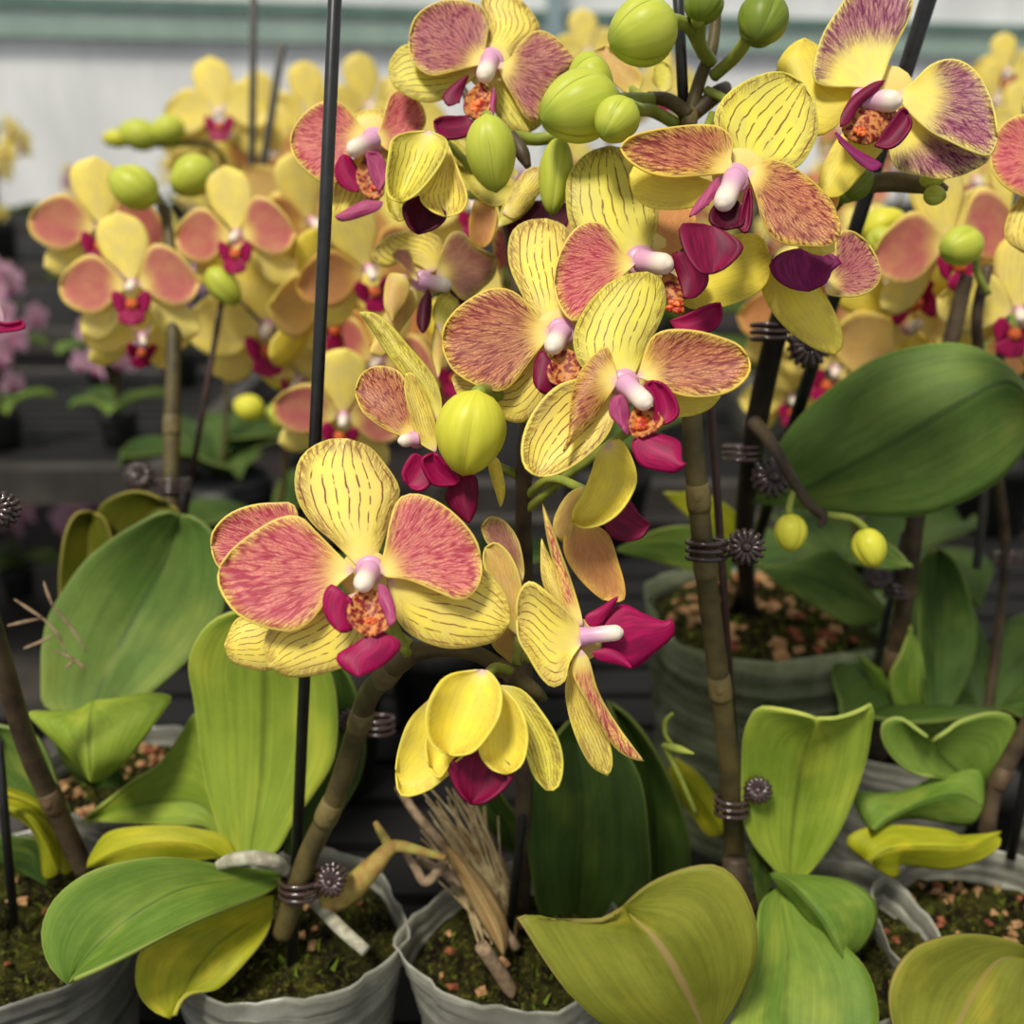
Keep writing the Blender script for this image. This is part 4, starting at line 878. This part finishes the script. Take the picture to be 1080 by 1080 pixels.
bgplant('hazy yellow orchid with many flowers behind the top of the long black stake', 350, 430, 1.05,
 [(330, 120, 110, 1.0, 'yellow', 0, 0, 0), (390, 112, 110, 1.05, 'yellow', 20, 0, 0), (330, 190, 120, .9, 'peach', -20, 0, 10), (280, 120, 90, 1.1, 'yellow', 10, 0, 0), (365, 225, 120, .9, 'rose', 10, 5, 0), (430, 130, 100, 1.0, 'yellow', 0, 0, 0), (420, 250, 130, .85, 'peach', 0, 0, 10), (300, 215, 110, .85, 'rear', 0, 0, 40)],
 [], [(355, 280, 1.0), (345, 140, 1.02)])
bgplant('blurred orchid behind the massed centre flowers, only yellow edges showing', 470, 640, .72,
 [(410, 355, 150, .62, 'peach', 0, 0, 0), (420, 420, 140, .64, 'rose', 10, 0, 0), (500, 215, 130, .6, 'yellow', 0, 0, 0), (560, 300, 130, .6, 'yellow', 0, 0, 0), (480, 380, 140, .62, 'rear', 0, 0, 0)], [], [(470, 500, .70), (470, 360, .68), (490, 240, .66)])
bgplant('hazy yellow orchid seen above the fat buds at the top centre', 640, 420, 1.05, [(620, 55, 90, 1.1, 'yellow', 0, 0, 0), (660, 62, 60, 1.1, 'yellow', 30, 0, 0), (700, 95, 90, 1.1, 'yellow', 0, 0, 0)], [], [(640, 250, 1.06), (645, 80, 1.08)])
# right side
bgplant('blurred yellow and salmon orchid with a green bud, right of the purple speckled flower', 1040, 620, .58,
 [(1005, 255, 190, .50, 'rose', 15, -4, -6), (1075, 330, 170, .50, 'yellow', -10, 0, 10), (960, 345, 200, .54, 'rear', 10, 0, 170), (1075, 230, 160, .55, 'yellow', -20, 0, 0)],
 [(1013, 260, 44, 50, 200, .47, 'bud', -.3, [(1030, 285, .475), (1042, 310, .48)])], [(1060, 600, .575), (1052, 500, .54), (1040, 420, .515), (1030, 340, .49), (1042, 280, .485)], 4, .89, 'stemd')
bgplant('soft yellow orchid behind the round deep leaf, its flowers turned away', 900, 600, .76,
 [(905, 340, 170, .60, 'rose', 20, 5, 20), (930, 300, 170, .64, 'peach', -10, 0, 0), (850, 330, 150, .66, 'peach', 10, 0, 0), (835, 420, 110, .70, 'yellow', 0, 0, 0), (880, 390, 140, .68, 'yellow', 0, 0, 30), (975, 300, 150, .66, 'rear', 0, 0, 20), (1030, 380, 150, .62, 'peach', 10, 0, 0)],
 [(932, 238, 40, 50, 20, .52, 'budy', -.2), (930, 255, 32, 34, -60, .51, 'bud', -.2), (908, 240, 22, 30, 190, .53, 'budy', -.2)], [(905, 480, .72), (905, 350, .68), (915, 260, .56), (930, 248, .53)])
bgplant('hazy orange yellow orchid high at the right edge against the wall', 1055, 430, 1.1, [(1062, 75, 80, 1.0, 'yellow', 0, 0, 0), (1050, 105, 80, 1.0, 'yellow', 20, 0, 0), (1078, 130, 90, .95, 'yellow', 0, 0, 0), (1030, 190, 110, .9, 'yellow', 0, 0, 0)], [], [(1060, 250, 1.05), (1062, 100, 1.02)])
q = plant('orchid at the right edge of the picture, one sharp rose petal with a yellow rim', loc=P(1150, row_on(.56), .56))
flower(q, .385, (1112, 165), (0, -.1), [
 ('petal', 'rose', '1108,170|1085,205 1078,207 1060,197 1048,182|1044,165|1051,140 1066,125 1085,121 1105,140', 0, 2, -2),
 ('petal', 'rose', '1115,170|1120,130 1150,110 1180,130|1195,165|1180,200 1150,205 1125,190', 0, 2, -2),
 ('sepal', 'stripe', '1112,162|1085,130 1080,90|1112,60|1145,90 1140,130', 3, 3, 2),
 ('sepal', 'pale', '1110,180|1070,215 1060,250|1085,270|1110,250 1118,210', 3, 3, 2),
 ('sepal', 'pale', '1116,180|1120,220 1140,255|1160,262|1175,235 1160,200', 3, 3, 2),
 ('lip', 'lip', '1112,185|1095,200 1092,220|1112,235|1132,220 1130,200', -6, -3, 2)], (1112, 165, 1110, 182, 12, -2, -9), None, [(1150, 300, .42), (1150, row_on(.56), .56)])
pot(q, 1150, row_on(.56), .05, .09, d=.56, seed=71)
stake(1030, 600, .56, 1090, 60, .52, .0024, 'stakeg', 'grey stake leaning at the right edge behind the rose petal')
stake(264, 330, .89, 268, -40, .84, .003, 'stakeg', 'tall thin grey stake rising against the pale wall, left one of the pair')
stake(258, 300, .895, 298, 46, .85, .0033, 'stakeg', 'short leaning grey stake against the pale wall, right one of the pair')
# edge flower at far left: only the curl of a lip shows
flower(F, .40, (-30, 330), (0, 0), [
 ('lip', 'lip', '-30,345|-15,335 5,341|24,338|26,346 5,350 -15,352', -6, -4, -2),
 ('petal', 'pink', '-25,335|-20,300 -10,300|0,320|4,342 -10,345', 0, 0, 1),
 ('petal', 'rose', '-40,330|-60,290 -100,290|-110,330|-100,360 -60,360', 0, 0, 1)], None, None, [(-38, 420, .372), (-42, 470, .352)])
# ------------------------------------------------------------------ the greenhouse: near bench, far benches, floor, wall
def structure(o): o['kind'] = 'structure'; return o
MT['floor'] = plain('floor_earth', (26, 20, 20), (40, 32, 31), 6, .9)
MT['bench'] = plain('bench_metal', (48, 44, 41), (68, 63, 58), 12, .6)
MT['benchd'] = plain('bench_dark_slats', (14, 14, 13), (22, 21, 20), 12, .8)
k = NT('wall_film'); c = k.n('ShaderNodeTexCoord').outputs['Object']; z = k.n('ShaderNodeSeparateXYZ'); k.link(c, z.inputs[0])
n = k.noise(k.vec(k.math('MULTIPLY', z.outputs[0], 1.5), 0., k.math('MULTIPLY', z.outputs[2], .5)), 1.3, 4, .6)
k.bsdf(k.mix(k.rng(n, .35, .65), lin((232, 232, 231)), lin((254, 254, 252))), rough=.45, spec=.4, trans=.1, bump=n, bstr=.1); MT['wall'] = k.m  # lighter noise patches put faint glare into the film's colour
MT['rail'] = plain('rail_green', (142, 164, 152), (158, 178, 166), 4, .5)
MT['raild'] = plain('rail_dark_green', (90, 116, 106), (104, 128, 118), 4, .5)
MT['strut'] = plain('post_blue_grey', (134, 156, 160), (150, 168, 172), 4, .5)
mb = MB(); box(mb, (-15, -1.5, -.02), (22, 15, 0)); structure(mb.build('floor', MT['floor'], smooth=False))
WY, WA = 8.75, math.radians(15.6)
def wallbox(name, x0, x1, back, th, z0, z1, mat):
    mb = MB(); box(mb, (-(x1-x0)/2, -th/2, z0), ((x1-x0)/2, th/2, z1)); o = structure(mb.build(name, MT[mat], smooth=False)); xm = (x0+x1)/2
    o.location = (xm*math.cos(WA)+back*math.sin(WA), WY+xm*math.sin(WA)-back*math.cos(WA), z0); o.rotation_euler = (0, 0, WA); return o
wallbox('wall_back', -14, 22, 0, .04, 0, 4.2, 'wall')

BT = ZR-.092
def bench(x0, x1, y0, y1, zt, label, group=None, shelf=None):
    r = tag(empty('growing_bench', ((x0+x1)/2, (y0+y1)/2, 0)), label, 'bench', group)
    mb = MB(); box(mb, (x0, y0, zt-.05), (x1, y0+.03, zt)); box(mb, (x0, y1-.03, zt-.05), (x1, y1, zt)); box(mb, (x0, y0+.03, zt-.05), (x0+.03, y1-.03, zt)); box(mb, (x1-.03, y0+.03, zt-.05), (x1, y1-.03, zt))
    mb.build('bench_frame', MT['bench'], r, smooth=False)
    mb = MB(); y = y0+.03
    while y < y1-.05: box(mb, (x0+.03, y, zt-.03), (x1-.03, y+.035, zt-.002)); y += .045
    mb.build('bench_slats', MT['benchd'], r, smooth=False)
    for sx in (x0+.05, x1-.09):
        for sy in (y0+.05, y1-.09):
            mb = MB(); box(mb, (sx, sy, 0), (sx+.04, sy+.04, zt-.05)); mb.build('leg', MT['bench'], r, smooth=False)
    if shelf:
        mb = MB(); box(mb, (x0+.03, y0+.05, shelf-.03), (x1-.03, y1-.05, shelf)); mb.build('shelf', MT['bench'], r, smooth=False)
    return r
bench(-.33, 1.6, .18, 1.10, BT, 'near bench that carries the front row of orchid pots')
bench(-2.6, -.46, 1.32, 1.95, .78, 'bench across the aisle at the left, with blurred dark pots', shelf=.40)
bench(-2.6, -.12, 2.35, 3.1, .78, 'second bench across the aisle at the left, with pink and yellow orchids')
bench(-3.4, 3.0, 3.6, 4.6, .78, 'third bench across the aisle, with mixed orchids')
bench(-4.4, 4.2, 5.2, 6.4, .78, 'farthest bench in front of the pale wall')
bench(-.1, 2.4, 1.25, 2.1, .78, 'bench behind the right-hand orchids')
# wall members
wallbox('trim_1', -14, 22, .06, .05, CAMZ+.78, CAMZ+.87, 'raild')
wallbox('trim_2', -14, 22, .06, .05, CAMZ+.61, CAMZ+.74, 'rail')
wallbox('trim_3', .25, .37, .10, .05, 0, 4.2, 'strut')
wallbox('trim_4', -14, 22, .06, .06, 0, .62, 'bench')
# far plants: one of each kind, then copies of the plant and of every part
def far_plant(kind, seed):
    rd = random.Random(seed); o = empty('potted_orchid', (0, 0, 0)); o['category'] = 'orchid'
    r = .05; h = .09
    mb = MB(); lathe(mb, (0, 0, 0), (0, 0, 1), [(0, r*.75), (.002, r*.8), (h*.8, r*.97), (h, r*1.04), (h-.004, r*.96), (h-.012, .002)], 18); mb.build('pot', MT['black' if seed % 3 else 'filmd'], o)
    for q in range(5):
        th = 6.283*q/5+rd.uniform(-.3, .3); u = Vector((math.cos(th), math.sin(th), 0)); sd = Vector((-u.y, u.x, 0)); Ln = rd.uniform(.11, .16); mb = MB()
        blade(mb, '0,0|-16,20 -26,50 -20,82|0,100|20,82 26,50 16,20', lambda x, y, of, u=u, sd=sd, Ln=Ln: Vector((0, 0, h-.01))+u*(y/100*Ln*.9)+sd*(x/100*Ln)+Vector((0, 0, Ln*(.8*y/100-.6*(y/100)**2)+of)), lambda x, y, s, t, r: .012*abs(2*s-1), 8, 6)
        mb.build('leaf', MT[['leaf', 'leafd', 'leafd', 'leafg'][q % 4]], o)
    for sp in range(2):
        dx, dy = rd.uniform(-.06, .06), rd.uniform(-.05, .0); hh = rd.uniform(.26, .36)
        mb = MB(); pts = [Vector((0, 0, h-.01)), Vector((dx*.5, dy*.3, hh*.6)), Vector((dx, dy, hh)), Vector((dx*2.2, dy*2, hh*1.05))]
        tube(mb, pts, .003, 6, 4); mb.build('flower_stem', MT['stem'], o)
        for q in range(6):
            u = .3+.7*q/5; p = pts[1].lerp(pts[3], u) if q < 3 else pts[2].lerp(pts[3], (u-.6)/.4)
            sflower(o, p+Vector((rd.uniform(-.04, .04), -.02+rd.uniform(-.03, .02), rd.uniform(-.05, .02))), rd.uniform(.062, .078), kind, rd.uniform(-45, 45), rd.uniform(-15, 15), rd.uniform(-15, 15))
    return o
protos = {}
for kd in ('pink', 'yellow', 'rose'):
    protos[kd] = [far_plant(kd, s) for s in ((1, 2) if kd != 'rose' else (3,))]
used = set()
TXT = {'pink': 'far pink orchid in a dark pot', 'yellow': 'far yellow orchid in a dark pot', 'rose': 'far salmon and yellow orchid in a dark pot'}
def place(kd, x, y, z, where, rz, sc, group):
    src = protos[kd][random.randrange(len(protos[kd]))]
    if src.name not in used: o = src; used.add(src.name)
    else:
        o = src.copy(); COL.objects.link(o)
        for ch in list(src.children):
            c2 = ch.copy(); COL.objects.link(c2); c2.parent = o
    o.location = (x, y, z); o.rotation_euler = (0, 0, rz); o.scale = (sc,)*3
    o['label'] = TXT[kd]+' '+where; o['group'] = kd+' '+group
rp = random.Random(5)
def row(x0, x1, n, y, z, kinds, where, group, sc=1.0):
    for i in range(n):
        x = x0+(x1-x0)*(i+.5)/n+rp.uniform(-.03, .03)
        place(kinds[rp.randrange(len(kinds))], x, y+rp.uniform(-.05, .05), z, where, rp.uniform(-.6, .6), sc*rp.uniform(.88, 1.08), group)
row(-1.75, -.52, 9, 1.46, .78, ['pink', 'pink', 'pink', 'pink', 'yellow'], 'on the bench across the aisle', 'orchids on the bench across the aisle', .62)
row(-1.85, -.50, 9, 1.78, .78, ['pink', 'pink', 'pink', 'pink', 'yellow'], 'on the bench across the aisle', 'orchids on the bench across the aisle', .7)
row(-2.3, -.25, 9, 2.55, .78, ['pink', 'yellow'], 'on the second bench across the aisle', 'orchids on the second bench across the aisle', .75)
row(-3.0, 2.6, 14, 4.0, .78, ['yellow', 'pink', 'yellow'], 'on the third bench across the aisle', 'orchids on the third bench across the aisle', .8)
row(-4.0, 3.9, 16, 5.7, .78, ['yellow', 'rose', 'pink'], 'on the farthest bench', 'orchids on the farthest bench', .8)
row(.05, 2.0, 9, 1.5, .78, ['yellow', 'rose'], 'on the bench behind the right-hand orchids', 'orchids behind on the right', 1.0)
row(-.05, 2.2, 9, 1.85, .78, ['yellow', 'rose', 'yellow'], 'on the bench behind the right-hand orchids', 'orchids behind on the right', 1.1)
row(-1.05, -.49, 5, 1.75, .40, ['pink'], 'on the low shelf across the aisle', 'orchids on the low shelf', .66)
place('yellow', -1.80, 3.75, .78, 'alone at the left edge before the pale wall', 0, 1.4, 'orchid at the left edge')
# ------------------------------------------------------------------ light: overcast sky through the roof, soft sun
w = bpy.data.worlds.new('sky'); SC.world = w; w.use_nodes = True
nt = w.node_tree; bgn = nt.nodes['Background']; bgn.inputs[0].default_value = (.93, .97, 1.0, 1); bgn.inputs[1].default_value = .56
sd = bpy.data.lights.new('sun', 'SUN'); sd.energy = 3.9; sd.angle = math.radians(12); sd.color = (1.0, .95, .84)
so = bpy.data.objects.new('sun', sd); COL.objects.link(so); so.location = (-.6, -1, 3)
so.rotation_euler = Vector((.32, .55, -1.0)).to_track_quat('-Z', 'Y').to_euler()
SC.view_settings.view_transform = 'Standard'; SC.view_settings.look = 'None'; SC.view_settings.exposure = 0.0; SC.view_settings.gamma = 1.0; SC.view_settings.use_curve_mapping = False
SC.cycles.max_bounces = 8; SC.cycles.transparent_max_bounces = 12; SC.cycles.use_denoising = True
